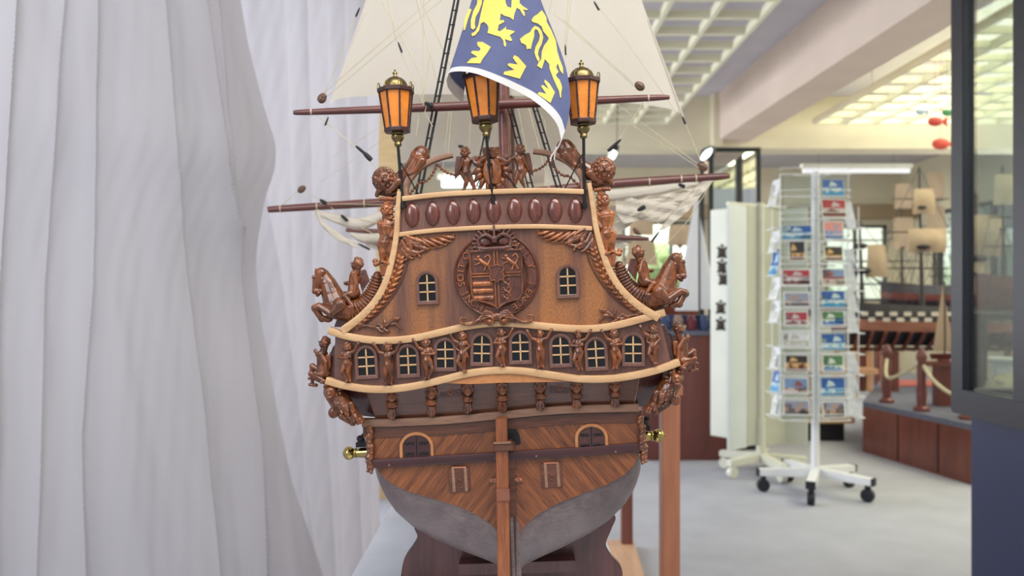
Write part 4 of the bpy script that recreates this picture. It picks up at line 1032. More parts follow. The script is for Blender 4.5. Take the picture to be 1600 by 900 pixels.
# ---- the medallion: garter ring with lettering, quartered shield, crown
mc = Q(776, 430, 0); MR = Matrix.Rotation(0, 3, 'Y')
mb = MB(); prof = [(47, 0), (47, -3.5), (49, -5), (51, -3.2), (62, -3.2), (64.5, -5.4), (66.5, -3.5), (67, 0)]
vs = []; n = 72
for r, y in prof:
    for i in range(n): a = 2*PI*i/n; vs.append(mc+Vector((r*math.cos(a), y, r*math.sin(a))))
fs = [(j*n+i, j*n+(i+1) % n, (j+1)*n+(i+1) % n, (j+1)*n+i) for j in range(len(prof)-1) for i in range(n)]
mb.add(vs, fs); ring = sb('medallion_ring', mb, M['carve_dark'], None, 'round carved band with raised lettering')
def letter(ch, pos, rot, size, parent):
    cu = bpy.data.curves.new('letter', 'FONT'); cu.body = ch; cu.size = size; cu.extrude = 1.3; cu.bevel_depth = 0.15; cu.align_x = 'CENTER'; cu.resolution_u = 4
    tmp = bpy.data.objects.new('tmp', cu); C.objects.link(tmp)
    dg = bpy.context.evaluated_depsgraph_get(); me = bpy.data.meshes.new_from_object(tmp.evaluated_get(dg)); bpy.data.objects.remove(tmp)
    v = [Vector((p.co.x, -p.co.z, p.co.y-size*0.35)) for p in me.vertices]; f = [tuple(p.vertices) for p in me.polygons]; bpy.data.meshes.remove(me)
    R = Matrix.Rotation(rot, 3, 'Y'); out = MB(); out.add([R @ p+pos for p in v], f); return out
msg = [(c, 212-i*10.6) for i, c in enumerate('HONI')]+[(c, 162-i*10.6) for i, c in enumerate('SOIT')]+[(c, 0) for c in '']
seq = []
a = 240.0
for wd_ in ('HONI', 'SOIT', 'QUI'):
    for c in wd_: seq.append((c, a)); a -= 8.6 if c == 'I' else 10.6
    a -= 7
seq += [('M', 56), ('A', 43), ('L', 31), ('Y', 13)]+[(c, -18-11*i) for i, c in enumerate('PENCE')]
for c, ang in seq:
    if c == ' ': continue
    r = math.radians(ang); p = mc+Vector((56.5*math.cos(r), -4.2, 56.5*math.sin(r)))
    sb('letter', letter(c, p, -(r-PI/2), 15, ring), M['carve_light'], ring, smooth=False)
sh = [(-44, 38), (44, 38), (43, -28), (38, -38), (22, -41), (8, -46), (0, -52), (-8, -46), (-22, -41), (-38, -38), (-43, -28)]
sh = [(mc.x+a*0.92, mc.z+b) for a, b in sh]
shield = sb('shield', MB().prism(sh, -5, 0), M['carve_dark'], None, 'quartered carved shield', smooth=False)
mb = MB(); mb.sweep(sh+[sh[0]], 3.2, -8.5, -4)
sb('shield_rim', mb, M['carve'], shield)
mb = MB(); 
for dx in (-2.6, 2.6): mb.box((mc.x+dx-1.1, -8, mc.z-48), (mc.x+dx+1.1, -4, mc.z+38))
for dz in (-2.2, 2.2): mb.box((mc.x-40, -7.6, mc.z+1+dz-1), (mc.x+40, -4, mc.z+1+dz+1))
sb('shield_cross', mb, M['carve_light'], shield, smooth=False, bev=0.4)
mb = MB()
for i in range(3): z0 = mc.z-13-i*11; mb.tube([(mc.x-37, -3.6, z0), (mc.x-6, -3.6, z0)], 4.6, 12)
sb('shield_bar', mb, M['carve_light'], shield, 'raised bars in the lower left quarter')
rnd = random.Random(2); mb = MB()
for cx_, cz_, q in ((-21, 20, 1), (22, 20, 1), (14, -14, 0.6), (14, -26, 0.6), (12, -36, 0.5)):
    p = mc+Vector((cx_, -6, cz_)); s_ = 1.0*q
    mb.limb([p+Vector((-5, 0, 6))*s_, p+Vector((0, -1, 1))*s_, p+Vector((7, 0, -4))*s_], [2.6*s_, 3*s_, 3*s_]); mb.ell(p+Vector((-6, -1, 9))*s_, 3*s_)
    for a, b in (((-4, 0, 4), (-12, 0, 6)), ((-2, 0, 1), (-11, 0, -3)), ((6, 0, -4), (2, 0, -13)), ((8, 0, -4), (12, 0, -12)), ((9, 0, -2), (13, 0, 6))): mb.limb([p+Vector(a)*s_, p+Vector(b)*s_], [1.7*s_, 1.2*s_])
    mb.limb(catmull([p+Vector(v_)*s_ for v_ in ((13, 0, 6), (9, 0, 12), (4, 0, 8))], 3), [1.2*s_]*7)
carve('shield_lion', mb, M['carve_light'], shield, 'small rampant lions', 0.5, 1)
es = [(-11, 14), (-7, 12), (0, 15), (7, 12), (11, 14), (12, 8), (9, 2), (12, -4), (10, -11), (4, -10), (0, -14), (-4, -10), (-10, -11), (-12, -4), (-9, 2), (-12, 8)]
es = [(mc.x+a*0.95+1, mc.z+2+b*0.95) for a, b in es]
e_ = sb('small_shield', MB().prism(es, -11, -5), M['carve_dark'], shield, smooth=False); mb = MB().sweep(es+[es[0]], 1.6, -12.5, -10)
for i in range(8): mb.ell((mc.x+4-i*1.1, -11.5, mc.z+10-i*2.4), 0.9)
sb('small_shield_rim', mb, M['carve_light'], shield)
mb = MB(); cr = mc+Vector((-1, -5, 43))
mb.tube([cr+Vector((-26, 1, 0)), cr+Vector((-12, -3, -2)), cr+Vector((12, -3, -2)), cr+Vector((26, 1, 0))], 3.6, 10)
for q in (-1, 1):
    mb.tube(catmull([cr+Vector(v_) for v_ in ((q*24, 0, 2), (q*25, 0, 13), (q*14, -3, 20), (q*3, -4, 14), (q*1, -3, 8))], 5), 3.2, 8)
    mb.ell(cr+Vector((q*14, 1, 10)), (9, 3, 7))
    for i in range(8):
        a = PI/2-q*(0.32+i*0.24); p = cr+Vector((0, 0, 6))+Vector((30*math.cos(a), 0, 24*math.sin(a))); d = Vector((math.cos(a), 0, math.sin(a)))
        mb.limb([p-d*4, p+d*4.5], [1.7, 1.9], 8)
mb.limb([cr+Vector((0, -3, 16)), cr+Vector((0, -2, 34))], [2.4, 1.8]); mb.limb([cr+Vector((-6, -2, 27)), cr+Vector((6, -2, 27))], [2, 2]); mb.ell(cr+Vector((0, -4, 14)), 3.6)
for i in range(9): mb.ell(cr+Vector((-24+i*6, -2, -4)), (2.4, 2.4, 2))
carve('medallion_crown', mb, M['carve_dark'], None, 'carved crown over the shield', 0.6, 1)
# festoon drapes beside the medallion base already end at the rail

# ---- lanterns
def lantern(top, bottom, foot, w, lab, struts):
    """top/bottom: pixel of the dome crown and of the lowest brass ball; foot: pixel where the iron post meets the rail"""
    A = Q(bottom[0], bottom[1], w); B = Q(top[0], top[1], w); ax = (B-A).normalized(); L = (B-A).length; k = L/118.0
    Rm = Vector((0, 0, 1)).rotation_difference(ax).to_matrix()
    def T(x, y, z): return A+Rm @ (Vector((x, y, z))*k)
    lan = sb('lantern_base', MB().lathe([(r*k, h*k) for r, h in ((0.5, -1), (4.5, 0), (6, 3), (5, 6.5), (6.5, 8), (9.5, 12), (10, 15.5), (8.5, 19), (9.5, 20.5), (9, 22))], A, 24, rot=Rm), M['brass'], None, lab)
    for nm, r0, r1, z0, z1, mt in (('lower_ring', 20.5, 21, 22, 28, 'cap'), ('upper_ring', 28, 29.5, 83, 90, 'cap')):
        sb(nm, MB().lathe([(r0*k, z0*k), (r1*k, (z0+1)*k), (r1*k, (z1-1)*k), (r0*k, z1*k)], A, 8, rot=Rm), M[mt], lan, 'dark octagonal ring', smooth=False)
    sb('dome', MB().lathe([(19.5*k, 90*k)]+[(19*k*math.cos(a*PI/18), (92+17*math.sin(a*PI/18))*k) for a in range(9)]+[(3.2*k, 110*k), (2.4*k, 113*k), (3.6*k, 114*k), (3.2*k, 116*k), (1.4*k, 117*k), (1.6*k, 119*k), (0.3, 121*k)], A, 28, rot=Rm), M['brass'], lan, 'brass dome with a finial')
    mb = MB()
    for q in (-1, 1): mb.ell(T(q*2.9, 0, 114.5), 1.3*k)
    sb('finial_cross', mb, M['brass'], lan)
    for i in range(8):
        a0, a1 = [2*PI*(i+e+0.5)/8 for e in (0.0, 1.0)]
        q = [T(18.6*math.cos(a0), 18.6*math.sin(a0), 28), T(18.6*math.cos(a1), 18.6*math.sin(a1), 28), T(25.6*math.cos(a1), 25.6*math.sin(a1), 83), T(25.6*math.cos(a0), 25.6*math.sin(a0), 83)]
        q2 = [A+Rm @ ((Rm.transposed() @ (p-A))*1.0-Vector(((math.cos((a0+a1)/2)), math.sin((a0+a1)/2), 0))*1.2) for p in q]
        mb = MB().add(q+q2, [(0,1,2,3),(7,6,5,4),(0,4,5,1),(1,5,6,2),(2,6,7,3),(3,7,4,0)]); sb('glass_pane', mb, M['orange'], lan, 'orange glass pane', smooth=False)
        tw = []; p0 = T(19.2*math.cos(a0), 19.2*math.sin(a0), 28); p1 = T(26.3*math.cos(a0), 26.3*math.sin(a0), 83)
        mb = MB()
        for ph in (0, PI):
            tw = [p0.lerp(p1, j/40)+Vector((math.cos(j*1.3+ph), math.sin(j*1.3+ph), 0))*0.95*k for j in range(41)]; mb.tube(tw, 0.95*k, 6)
        sb('twisted_bar', mb, M['cap'], lan, 'dark twisted bar')
        hk = [T(27*math.cos(a0)+dx, 27*math.sin(a0), z) for dx, z in ((-1.5, 89), (-1.7, 95), (0, 97.5), (1.7, 95), (1.5, 89))]
        sb('loop', MB().tube(catmull(hk, 3), 0.9*k, 7), M['brass'], lan)
    ft = Q(foot[0], foot[1], foot[2])
    post = sb('lantern_post', MB().tube([A, A.lerp(ft, 0.5), ft], 2.4, 10).tube([ft+Vector((0, 0, 1)), ft+Vector((0.5, 0, -7))], 4, 10).tube([A.lerp(ft, 0.42), A.lerp(ft, 0.46)], 3.4, 10), M['blackm'], None, 'thin black iron lantern post')
    for p, q2 in struts:
        a, b = Q(*p), Q(*q2); sb('lantern_stay', MB().tube([a, b], 1.0, 6), M['blackm'], post)
lantern((617, 111), (622, 229), (629, 318, -6), -10, 'left lantern with orange panes and a brass dome', [((625, 253, -9), (656, 307, -4))])
lantern((750, 88), (760, 214), (770, 312, -6), -16, 'middle lantern, its top hidden under the flag', [((766, 246, -10), (745, 290, 6)), ((767, 244, -10), (812, 300, -4))])
lantern((908, 96), (912, 216), (913, 318, -6), -10, 'right lantern with orange panes and a brass dome', [((910, 241, -9), (880, 300, -4))])

# ---- masts, yards, sails, rigging
def mast(p0, p1, w, r0, r1, lab, mat='yard'):
    a, b = Q(p0[0], p0[1], w), Q(p1[0], p1[1], w); return sb('mast', MB().tube([a, a.lerp(b, 0.5), b], [r0, (r0+r1)/2, r1], 14), M[mat], None, lab)
mast((790, 320), (772, -260), 330, 10, 7, 'mizzen mast behind the stern')
mast((792, 330), (776, -420), 860, 15, 10, 'main mast')
mast((800, 340), (790, -300), 1180, 13, 9, 'fore mast')
def yard(pts, w, r, lab, tip=True):
    P = [Q(x, y, w) for x, y in pts]; n = len(P)
    mb = MB().tube(catmull(P, 6), r, 14)
    y = sb('yard', mb, M['yard'], None, lab)
    return y
WY1, WY2, WY3 = 300, 840, 1150
y1 = yard([(459, 176), (487, 175), (620, 170), (780, 163), (930, 157), (1018, 153), (1046, 152)], WY1, [4.2, 6, 8, 9.5, 8, 6.3, 4], 'upper red-brown yard crossing behind the lanterns')
y2 = yard([(421, 328), (440, 326), (620, 315), (790, 305), (960, 287), (1110, 277), (1140, 275)], WY2, [7, 9, 12, 13.5, 12, 9.6, 6], 'lower red-brown yard with furled sails')
y3 = yard([(541, 359), (600, 362), (780, 366), (960, 371), (1014, 373)], WY3, [6, 8, 10, 9, 5], 'short spar low behind the stern')
def sail(name, L, R, w, bulge, n=24, m=24, lab=None, foot=None, th=0.8):
    """L, R: left and right edges from top to foot; foot(a) lifts the lower edge"""
    Lq = [Q(x, y, w) for x, y in L]; Rq = [Q(x, y, w) for x, y in R]
    Lc = catmull(Lq, 10); Rc = catmull(Rq, 10)
    def ev(c, b): x = b*(len(c)-1); j = min(int(x), len(c)-2); return c[j].lerp(c[j+1], x-j)
    def fn(a, b):
        p, q = ev(Lc, b), ev(Rc, b); r = p.lerp(q, a)
        if foot: r = r+Vector((0, 0, foot(a)*b*b))
        r.y += -bulge*math.sin(PI*a)*math.sin(PI*(0.15+0.8*b))+1.2*math.sin(a*31+b*9)
        return r
    return sb(name, MB().grid(fn, n, m), M['sail'], None, lab)
sail('topsail', [(660, -300), (600, -90), (566, 20), (515, 166)], [(925, -300), (985, -60), (1012, 30), (1068, 184)], 880, 60, 40, 40, 'large cream topsail spreading above the upper yard', lambda a: 34*math.sin(PI*a)**0.4+8)
sb('bolt_rope', MB().tube([Q(x, y, 878) for x, y in ((1012, 30), (1040, 105), (1068, 184))], 2.2, 6), M['sail'], None, 'sewn edge of the topsail')
sail('fore_sail', [(628, -60), (622, 120), (624, 255)], [(900, -60), (892, 120), (884, 268)], 1230, 40, 24, 24, 'cream fore sail seen under the topsail', lambda a: 14*math.sin(PI*a))
sail('staysail', [(800, 150), (846, 190), (850, 300)], [(900, 150), (915, 200), (912, 330)], 1120, 14, 12, 12, 'narrow cream sail behind the right arch', None)
def bundle(pts, w, r, name, lab, seed):
    rnd = random.Random(seed); P = catmull([Q(x, y, w) for x, y in pts], 6); mb = MB()
    mb.tube(P, r, 12)
    for k in range(4):
        o = Vector((0, -r[len(r)//2]*0.5, rnd.uniform(-5, 5))); mb.tube([p+o+Vector((0, 0, 3*math.sin(i*0.7+k))) for i, p in enumerate(P)], [x*0.45 for x in r], 8)
    return carve(name, mb, M['sail'], None, lab, 1.6, 1)
bundle([(492, 330), (520, 340), (560, 350), (590, 340), (612, 326), (640, 322)], WY2+4, [4, 11, 16, 14, 9, 5], 'furled_sail', 'furled cream sail under the left half of the lower yard', 1)
bundle([(495, 330), (505, 350), (526, 368), (548, 380), (560, 383)], WY2, [5, 7, 8, 6, 3], 'sail_corner', 'twisted cream sail corner hanging at the left', 2)
bundle([(548, 366), (566, 372), (590, 372), (600, 372)], WY3, [4, 14, 16, 12], 'furled_sail', 'small furled sail under the short left spar', 3)
bundle([(930, 300), (955, 305), (1000, 300), (1050, 293), (1090, 284)], WY2+4, [8, 16, 14, 12, 5], 'furled_sail', 'furled cream sail under the right half of the lower yard', 4)
def drape(poly, w, lab, seed):
    rnd = random.Random(seed); f = UL(poly, w); bm = bmesh.new()
    vs = [bm.verts.new((a, 0, b)) for a, b in f]
    for t in tess(f): 
        try: bm.faces.new([vs[i] for i in t])
        except ValueError: pass
    for _ in range(3): bmesh.ops.subdivide_edges(bm, edges=bm.edges[:], cuts=1, use_grid_fill=True)
    v = [Vector((p.co.x, w+5*math.sin(p.co.x*0.13+seed)+3*math.sin(p.co.z*0.21+p.co.x*0.05), p.co.z)) for p in bm.verts]
    bm.verts.index_update(); fs = [tuple(x.index for x in q.verts) for q in bm.faces]; bm.free()
    mb = MB(); n = len(v); mb.add(v+[p+Vector((0, 2, 0)) for p in v], fs+[tuple(i+n for i in reversed(q)) for q in fs])
    return sb('loose_sail', mb, M['sail'], None, lab)
drape([(962, 300), (1092, 286), (1060, 322), (1035, 348), (1000, 344), (975, 350), (962, 330)], WY2, 'loose folds of cream sail hanging right of the stern', 1)
drape([(1096, 284), (1116, 281), (1075, 330), (1040, 358), (1028, 361), (1048, 336)], WY2-6, 'long twisted sail corner at the right end of the yard', 2)
drape([(940, 320), (1000, 330), (985, 352), (958, 372), (940, 380)], WY2+30, 'pale folded sail just right of the standing figure', 3)
drape([(560, 368), (608, 372), (605, 392), (590, 393), (575, 386)], WY3+10, 'pale sail scrap under the left spar', 4)
drape([(950, 376), (990, 376), (970, 392), (952, 400)], WY3+10, 'pale sail scrap under the right spar', 5)
ropes = [  # (pts, w, radius)
 (((595, 0), (636, 75), (655, 112), (662, 160)), 260, .75), (((605, 0), (620, 66)), 260, .7), (((626, 82), (648, 130), (662, 165)), 262, .7),
 (((648, -10), (672, 85), (690, 160)), 500, .8), (((652, -10), (700, 95), (725, 150)), 520, .8), (((662, 0), (660, 150)), 500, .7),
 (((560, 15), (508, 145)), 300, .8), (((673, 0), (506, 145)), 520, .8), (((690, 0), (512, 150)), 530, .8),
 (((570, 20), (545, 80)), 300, .6), (((495, 180), (568, 240), (592, 268)), 290, .8), (((513, 180), (506, 196)), 280, .7), (((640, 190), (500, 285)), 700, .6), (((600, 195), (520, 245)), 700, .6),
 (((673, 80), (650, 212)), 300, .8), (((668, 160), (664, 175), (676, 198)), 290, .8), (((706, 170), (700, 240)), 500, .8), (((702, 170), (690, 280)), 500, .7),
 (((892, 0), (884, 90)), 300, .8), (((888, 0), (882, 80)), 300, .8), (((930, 5), (975, 60), (1060, 180)), 500, .7), (((880, 30), (990, 130)), 320, .8), (((865, 20), (995, 138)), 330, .8),
 (((1005, 160), (962, 226), (945, 250)), 300, .8), (((1068, 186), (1094, 250)), 850, 1.2), (((940, 165), (1092, 262)), 700, .8), (((960, 160), (1090, 256)), 700, .8),
 (((1112, 285), (1075, 345), (1016, 408)), 800, 1.1), (((1000, 330), (1050, 362)), 800, .9), (((950, 322), (1098, 290)), 800, 1.0), (((958, 350), (1070, 300)), 800, 1.0),
 (((439, 322), (466, 298)), WY2-4, 1.0), (((478, 300), (505, 315), (545, 345), (596, 372)), WY2-8, 1.0), (((500, 318), (600, 320)), WY2-14, .9), (((560, 342), (605, 352)), WY2-12, .8),
 (((810, 170), (835, 300)), 420, .9), (((826, 168), (860, 300)), 600, .9), (((838, 170), (852, 190), (856, 300)), 600, .7), (((790, 190), (795, 300)), 700, .9), (((735, 190), (728, 290)), 700, .8), (((756, 190), (742, 300)), 700, .8),
 (((868, 175), (880, 235)), 400, .7), (((830, 0), (828, 60)), 420, .8), (((862, 0), (858, 20)), 420, .7)]
for p, w, r in ropes: sb('rope', MB().tube([Q(x, y, w) for x, y in p], r*0.9, 6), M['rope'])
sb('white_cord', MB().tube(catmull([Q(x, y, -14) for x, y in ((878, 216), (872, 230), (862, 243), (860, 252))], 5), 1.1, 6).tube(catmull([Q(x, y, -14) for x, y in ((872, 230), (868, 232), (866, 250))], 4), 0.8, 6), M['cloth_white'], None, 'white cord tying the flag to the arch')
# shrouds with ratlines
def shroud(A, B, w0, w1, gap, nr, lab, r=1.7):
    a0, a1 = Q(A[0], A[1], w0), Q(A[0]+gap[0], A[1], w0+6); b0, b1 = Q(B[0], B[1], w1), Q(B[0]+gap[1], B[1], w1+8)
    mb = MB().tube([a0, b0], r, 8).tube([a1, b1], r*0.8, 8)
    for i in range(nr):
        t = (i+0.5)/nr; p, q = a0.lerp(b0, t), a1.lerp(b1, t); d = (q-p)*0.18; mb.tube([p-d, q+d], r*0.55, 6); mb.ell(p, r*1.25, None, 8, 6)
    return sb('ratlines', mb, M['rope_black'], None, lab)
shroud((724, -40), (655, 314), 300, 330, (-6, -7), 16, 'black tarred rope ladder rising left of the middle lantern', 2.6)
shroud((770, 150), (738, 300), 620, 650, (7, 9), 8, 'black shrouds behind the crest', 2.2)
shroud((800, 170), (838, 312), 330, 350, (-6, -8), 8, 'black shrouds falling right of the mizzen mast', 2.0)
shroud((832, 165), (872, 300), 340, 360, (6, 7), 8, 'black shrouds under the right side of the flag', 2.2)
# blocks and toggles
def blk(x, y, w, rx, rz, tilt, mat='block', nm='pulley_block', lab=None):
    mb = MB(); c = Q(x, y, w); R = Matrix.Rotation(math.radians(tilt), 3, 'Y')
    mb.ell(c, (rx, rx*0.62, rz*0.82), R, 16, 10); mb.ell(c+R @ Vector((0, 0, rz*0.35)), (rx*0.82, rx*0.66, rz*0.62), R, 14, 8)
    mb.tube([c+R @ Vector((0, -rx*0.62, rz*0.7)), c+R @ Vector((0, -rx*0.66, -rz*0.7))], rx*0.12, 6)
    return sb(nm, mb, M[mat], None, lab)
blk(503, 154, WY1-8, 9, 12, 35); blk(1000, 135, WY1-8, 8.5, 12, -50); blk(471, 296, WY2-6, 9, 14, 55); blk(1098, 261, WY2-6, 11, 17, -55); blk(995, 362, WY3-6, 8, 16, -40)
def toggle(a, b, w, r=2.2):
    p, q = Q(a[0], a[1], w), Q(b[0], b[1], w); sb('toggle', MB().tube([p, p.lerp(q, 0.3), p.lerp(q, 0.7), q], [r*0.5, r*0.9, r, r*0.9], 8), M['rope_black'])
for a, b, w, r in (((562, 12), (556, 26), 300, 2), ((622, 66), (628, 82), 261, 2), ((513, 183), (508, 196), 280, 1.8), ((556, 228), (570, 240), 288, 3), ((568, 238), (580, 250), 287, 5), ((883, 70), (884, 86), 300, 1.8), ((928, 2), (936, 16), 500, 2.4),
    ((1066, 182), (1071, 194), 850, 3.2), ((970, 218), (950, 236), 300, 3.4), ((560, 381), (578, 390), WY2-6, 3), ((1030, 362), (1018, 378), WY2-8, 3.4), ((533, 336), (543, 345), WY2-14, 4.4), ((500, 312), (510, 318), WY2-14, 5),
    ((996, 329), (1008, 323), WY2-20, 6), ((1060, 288), (1070, 292), WY2-20, 5), ((664, 160), (676, 166), WY1-12, 4), ((744, 185), (752, 180), 600, 3), ((716, 228), (724, 230), 600, 4)): toggle(a, b, w, r)
def wrap(x, y, w, r, mat='rope'): c = Q(x, y, w); sb('lashing', MB().tube([c+Vector((-1.4, 0, 0)), c+Vector((1.4, 0, 0))], r, 14), M[mat])
for x, y, w, r in ((487, 175, WY1, 6.8), (1013, 153.4, WY1, 7), (439, 326, WY2, 10.4), (1064, 280.5, WY2, 11.6), (1087, 279, WY2, 11), (1014, 284, WY2, 12.6), (570, 318.4, WY2, 12.4), (496, 323, WY2, 11)): wrap(x, y, w, r)
wrap(675, 168, WY1, 10, 'rope_black')

# ---- the flag, wrapped forward over the middle lantern
def flag_w(px, py):
    a = (px-(712-0.1*py))/170.0
    return -48-16*math.sin(PI*min(1, max(0, a)))+0.05*(py-100)+2.5*math.sin(px*0.05+py*0.03)
hemL = catmull([Vector(p+(0,)) for p in ((698, 123), (699, 116), (706, 112.5), (722, 111.5), (745, 115.5), (775, 127), (805, 141), (832, 156), (858, 178), (872, 198), (877, 220))], 8)
def hem(a): x = a*(len(hemL)-1); j = min(int(x), len(hemL)-2); return hemL[j].lerp(hemL[j+1], x-j)
edR = catmull([Vector(p+(0,)) for p in ((826, -60), (845, 0), (868, 58), (884, 105), (891, 150), (887, 190), (877, 220))], 8)
edL = catmull([Vector(p+(0,)) for p in ((752, -60), (737, 0), (722, 50), (708, 92), (698, 123))], 8)
def cv(c, t): x = t*(len(c)-1); j = min(int(x), len(c)-2); return c[j].lerp(c[j+1], x-j)
def flag_px(a, b):
    T = Vector((752, -60, 0)).lerp(Vector((826, -60, 0)), a); B = hem(a); Lf, Rt = cv(edL, b), cv(edR, b)
    return T*(1-b)+B*b+Lf*(1-a)+Rt*a-(Vector((752, -60, 0))*(1-a)*(1-b)+Vector((826, -60, 0))*a*(1-b)+Vector((698, 123, 0))*(1-a)*b+Vector((877, 220, 0))*a*b)
def flag_q(a, b, dw=0.0):
    p = flag_px(a, b); return Q(p.x, p.y, flag_w(p.x, p.y)+dw)
th = 1.6
def two(fn, n, m, b0, b1, t, mat, name, par, lab):
    mb = MB().grid(lambda a, b: fn(a, lerp(b0, b1, b), 0), n, m); k = len(mb.v); mb.grid(lambda a, b: fn(a, lerp(b0, b1, b), t), n, m)
    for j in (0, m):
        for i in range(n): q = j*(n+1)+i; mb.f.append((q, q+1, q+1+k, q+k)); mb.m.append(0)
    for i in (0, n):
        for j in range(m): q = j*(n+1)+i; mb.f.append((q, q+n+1, q+n+1+k, q+k)); mb.m.append(0)
    return sb(name, mb, mat, par, lab)
fl = two(flag_q, 60, 50, 0.0, 0.955, th, M['cloth_blue'], 'flag', None, 'blue flag with yellow lions and crowns hanging over the stern')
two(lambda a, b, t: flag_q(a, b, t-1.2)+Vector((0, 0, 0)), 60, 6, 0.90, 1.0, 4.5, M['cloth_white'], 'flag_hem', fl, 'white hem of the flag')
# the part of the flag that turns back behind the lantern
hb = [((698, 123), 0), ((700, 134), 22), ((708, 145), 42), ((718, 154), 52), ((724, 159), 58)]
def back(a, b, t):
    x = a*(len(hb)-1); j = min(int(x), len(hb)-2); f = x-j
    px = lerp(hb[j][0][0], hb[j+1][0][0], f); py = lerp(hb[j][0][1], hb[j+1][0][1], f); dw = lerp(hb[j][1], hb[j+1][1], f)
    top = cv(edL, 0.35); w0 = flag_w(698, 123); p = Vector((px, py, 0)).lerp(Vector((top.x+6*a, top.y, 0)), b)
    return Q(p.x, p.y, w0+dw*(1-0.6*b)+t)
two(back, 12, 10, 0.12, 1.0, 1.4, M['cloth_blue'], 'flag_fold', fl, 'inner fold of the blue flag')
two(back, 12, 2, -0.02, 0.13, 2.2, M['cloth_white'], 'flag_hem', fl, 'white hem turning behind the lantern')
EM = {
 'lion_body': [(250,150),(270,140),(290,155),(300,175),(293,210),(330,222),(375,235),(395,260),(398,290),(408,300),(413,285),(405,250),(440,262),(452,258),(435,225),(460,210),(468,200),(430,190),(410,187),(414,168),(395,185),(372,200),(358,195),(365,160),(400,140),(398,128),(372,130),(378,85),(400,100),(440,112),(458,128),(465,90),(480,50),(500,60),(520,95),(532,107),(530,75),(518,60),(545,65),(552,60),(520,40),(498,18),(505,-60),(452,-60),(445,50),(420,42),(410,18),(400,-60),(300,-60),(268,10),(252,80),(243,120),(236,160),(215,200),(190,215),(195,232),(215,225),(240,195)],
 'lion_tail': [(232,-30),(258,-30),(258,20),(240,70),(217,110),(212,150),(216,178),(200,190),(187,178),(186,130),(203,70),(226,25)],
 'lion_paw': [(176,55),(192,60),(168,125),(150,190),(139,195),(148,120)],
 'crown_a': [(228,268),(262,268),(315,300),(290,340),(260,380),(248,405),(160,403),(190,372),(230,364),(188,338),(195,325),(240,326),(250,312),(228,288)],
 'crown_b': [(465,352),(490,365),(541,423),(500,503),(395,475),(400,458),(465,446),(420,415),(430,404),(486,412),(455,370)],
 'crown_c': [(660,508),(690,535),(724,590),(696,658),(612,600),(625,588),(669,600),(635,550),(648,543),(687,572),(656,522)],
 'lion_b': [(640,65),(655,85),(670,110),(672,140),(700,190),(730,260),(740,330),(755,380),(775,430),(778,475),(758,450),(742,405),(732,430),(748,460),(730,478),(742,500),(752,505),(766,540),(770,560),(764,600),(765,625),(757,622),(750,580),(733,545),(713,500),(690,440),(688,410),(660,378),(640,440),(610,420),(622,395),(637,380),(640,330),(655,290),(675,265),(685,245),(670,225),(650,200),(640,170),(615,150),(580,140),(575,125),(590,105),(615,90)],
 'lion_b_tail': [(500,250),(530,225),(565,205),(580,180),(597,165),(622,176),(640,200),(650,240),(640,280),(620,320),(616,350),(628,378),(618,394),(604,370),(593,335),(600,300),(622,260),(628,225),(615,195),(602,185),(592,197),(592,230),(580,270),(570,315),(560,310),(545,315),(540,290),(525,280),(510,275)]}
for key, pts in EM.items():
    pp = [(690+x/4.09, y/4.09) for x, y in pts]; bm = bmesh.new(); vs = [bm.verts.new((x, y, 0)) for x, y in pp]
    for t in tess(pp):
        try: bm.faces.new([vs[i] for i in t])
        except ValueError: pass
    for ax, lo, hi in ((0, 690, 900), (1, -20, 170)):
        for q in range(lo, hi, 7):
            co = (q, 0, 0) if ax == 0 else (0, q, 0); no = (1, 0, 0) if ax == 0 else (0, 1, 0)
            bmesh.ops.bisect_plane(bm, geom=bm.verts[:]+bm.edges[:]+bm.faces[:], plane_co=co, plane_no=no)
    bm.verts.index_update(); n = len(bm.verts)
    v = [Q(p.co.x, p.co.y, flag_w(p.co.x, p.co.y)-0.9) for p in bm.verts]; v2 = [Q(p.co.x, p.co.y, flag_w(p.co.x, p.co.y)+0.4) for p in bm.verts]
    fs = [tuple(x.index for x in q.verts) for q in bm.faces]
    for e in bm.edges:
        if len(e.link_faces) == 1: a, b = e.verts; fs.append((a.index, b.index, b.index+n, a.index+n))
    fs += [tuple(i+n for i in reversed(x)) for x in fs[:len(bm.faces)]]; bm.free()
    sb('crown_emblem' if 'crown' in key else 'lion_emblem', MB().add(v+v2, fs), M['cloth_yellow'], fl, 'yellow '+('crown' if 'crown' in key else 'lion')+' sewn on the flag')

# ------------------------------------------------------------------ BACKGROUND THINGS
def rotz(mb, ang, piv):
    R = Matrix.Rotation(ang, 3, 'Z'); p = Vector(piv); mb.v = [R @ (q-p)+p for q in mb.v]; return mb
white = plain('white_enamel', (226, 228, 230), 0.35, 0, 0.03, 10); ivory = plain('ivory_enamel', (222, 222, 206), 0.4, 0, 0.03, 10)
blackp = plain('black_plastic', (22, 24, 34), 0.5)
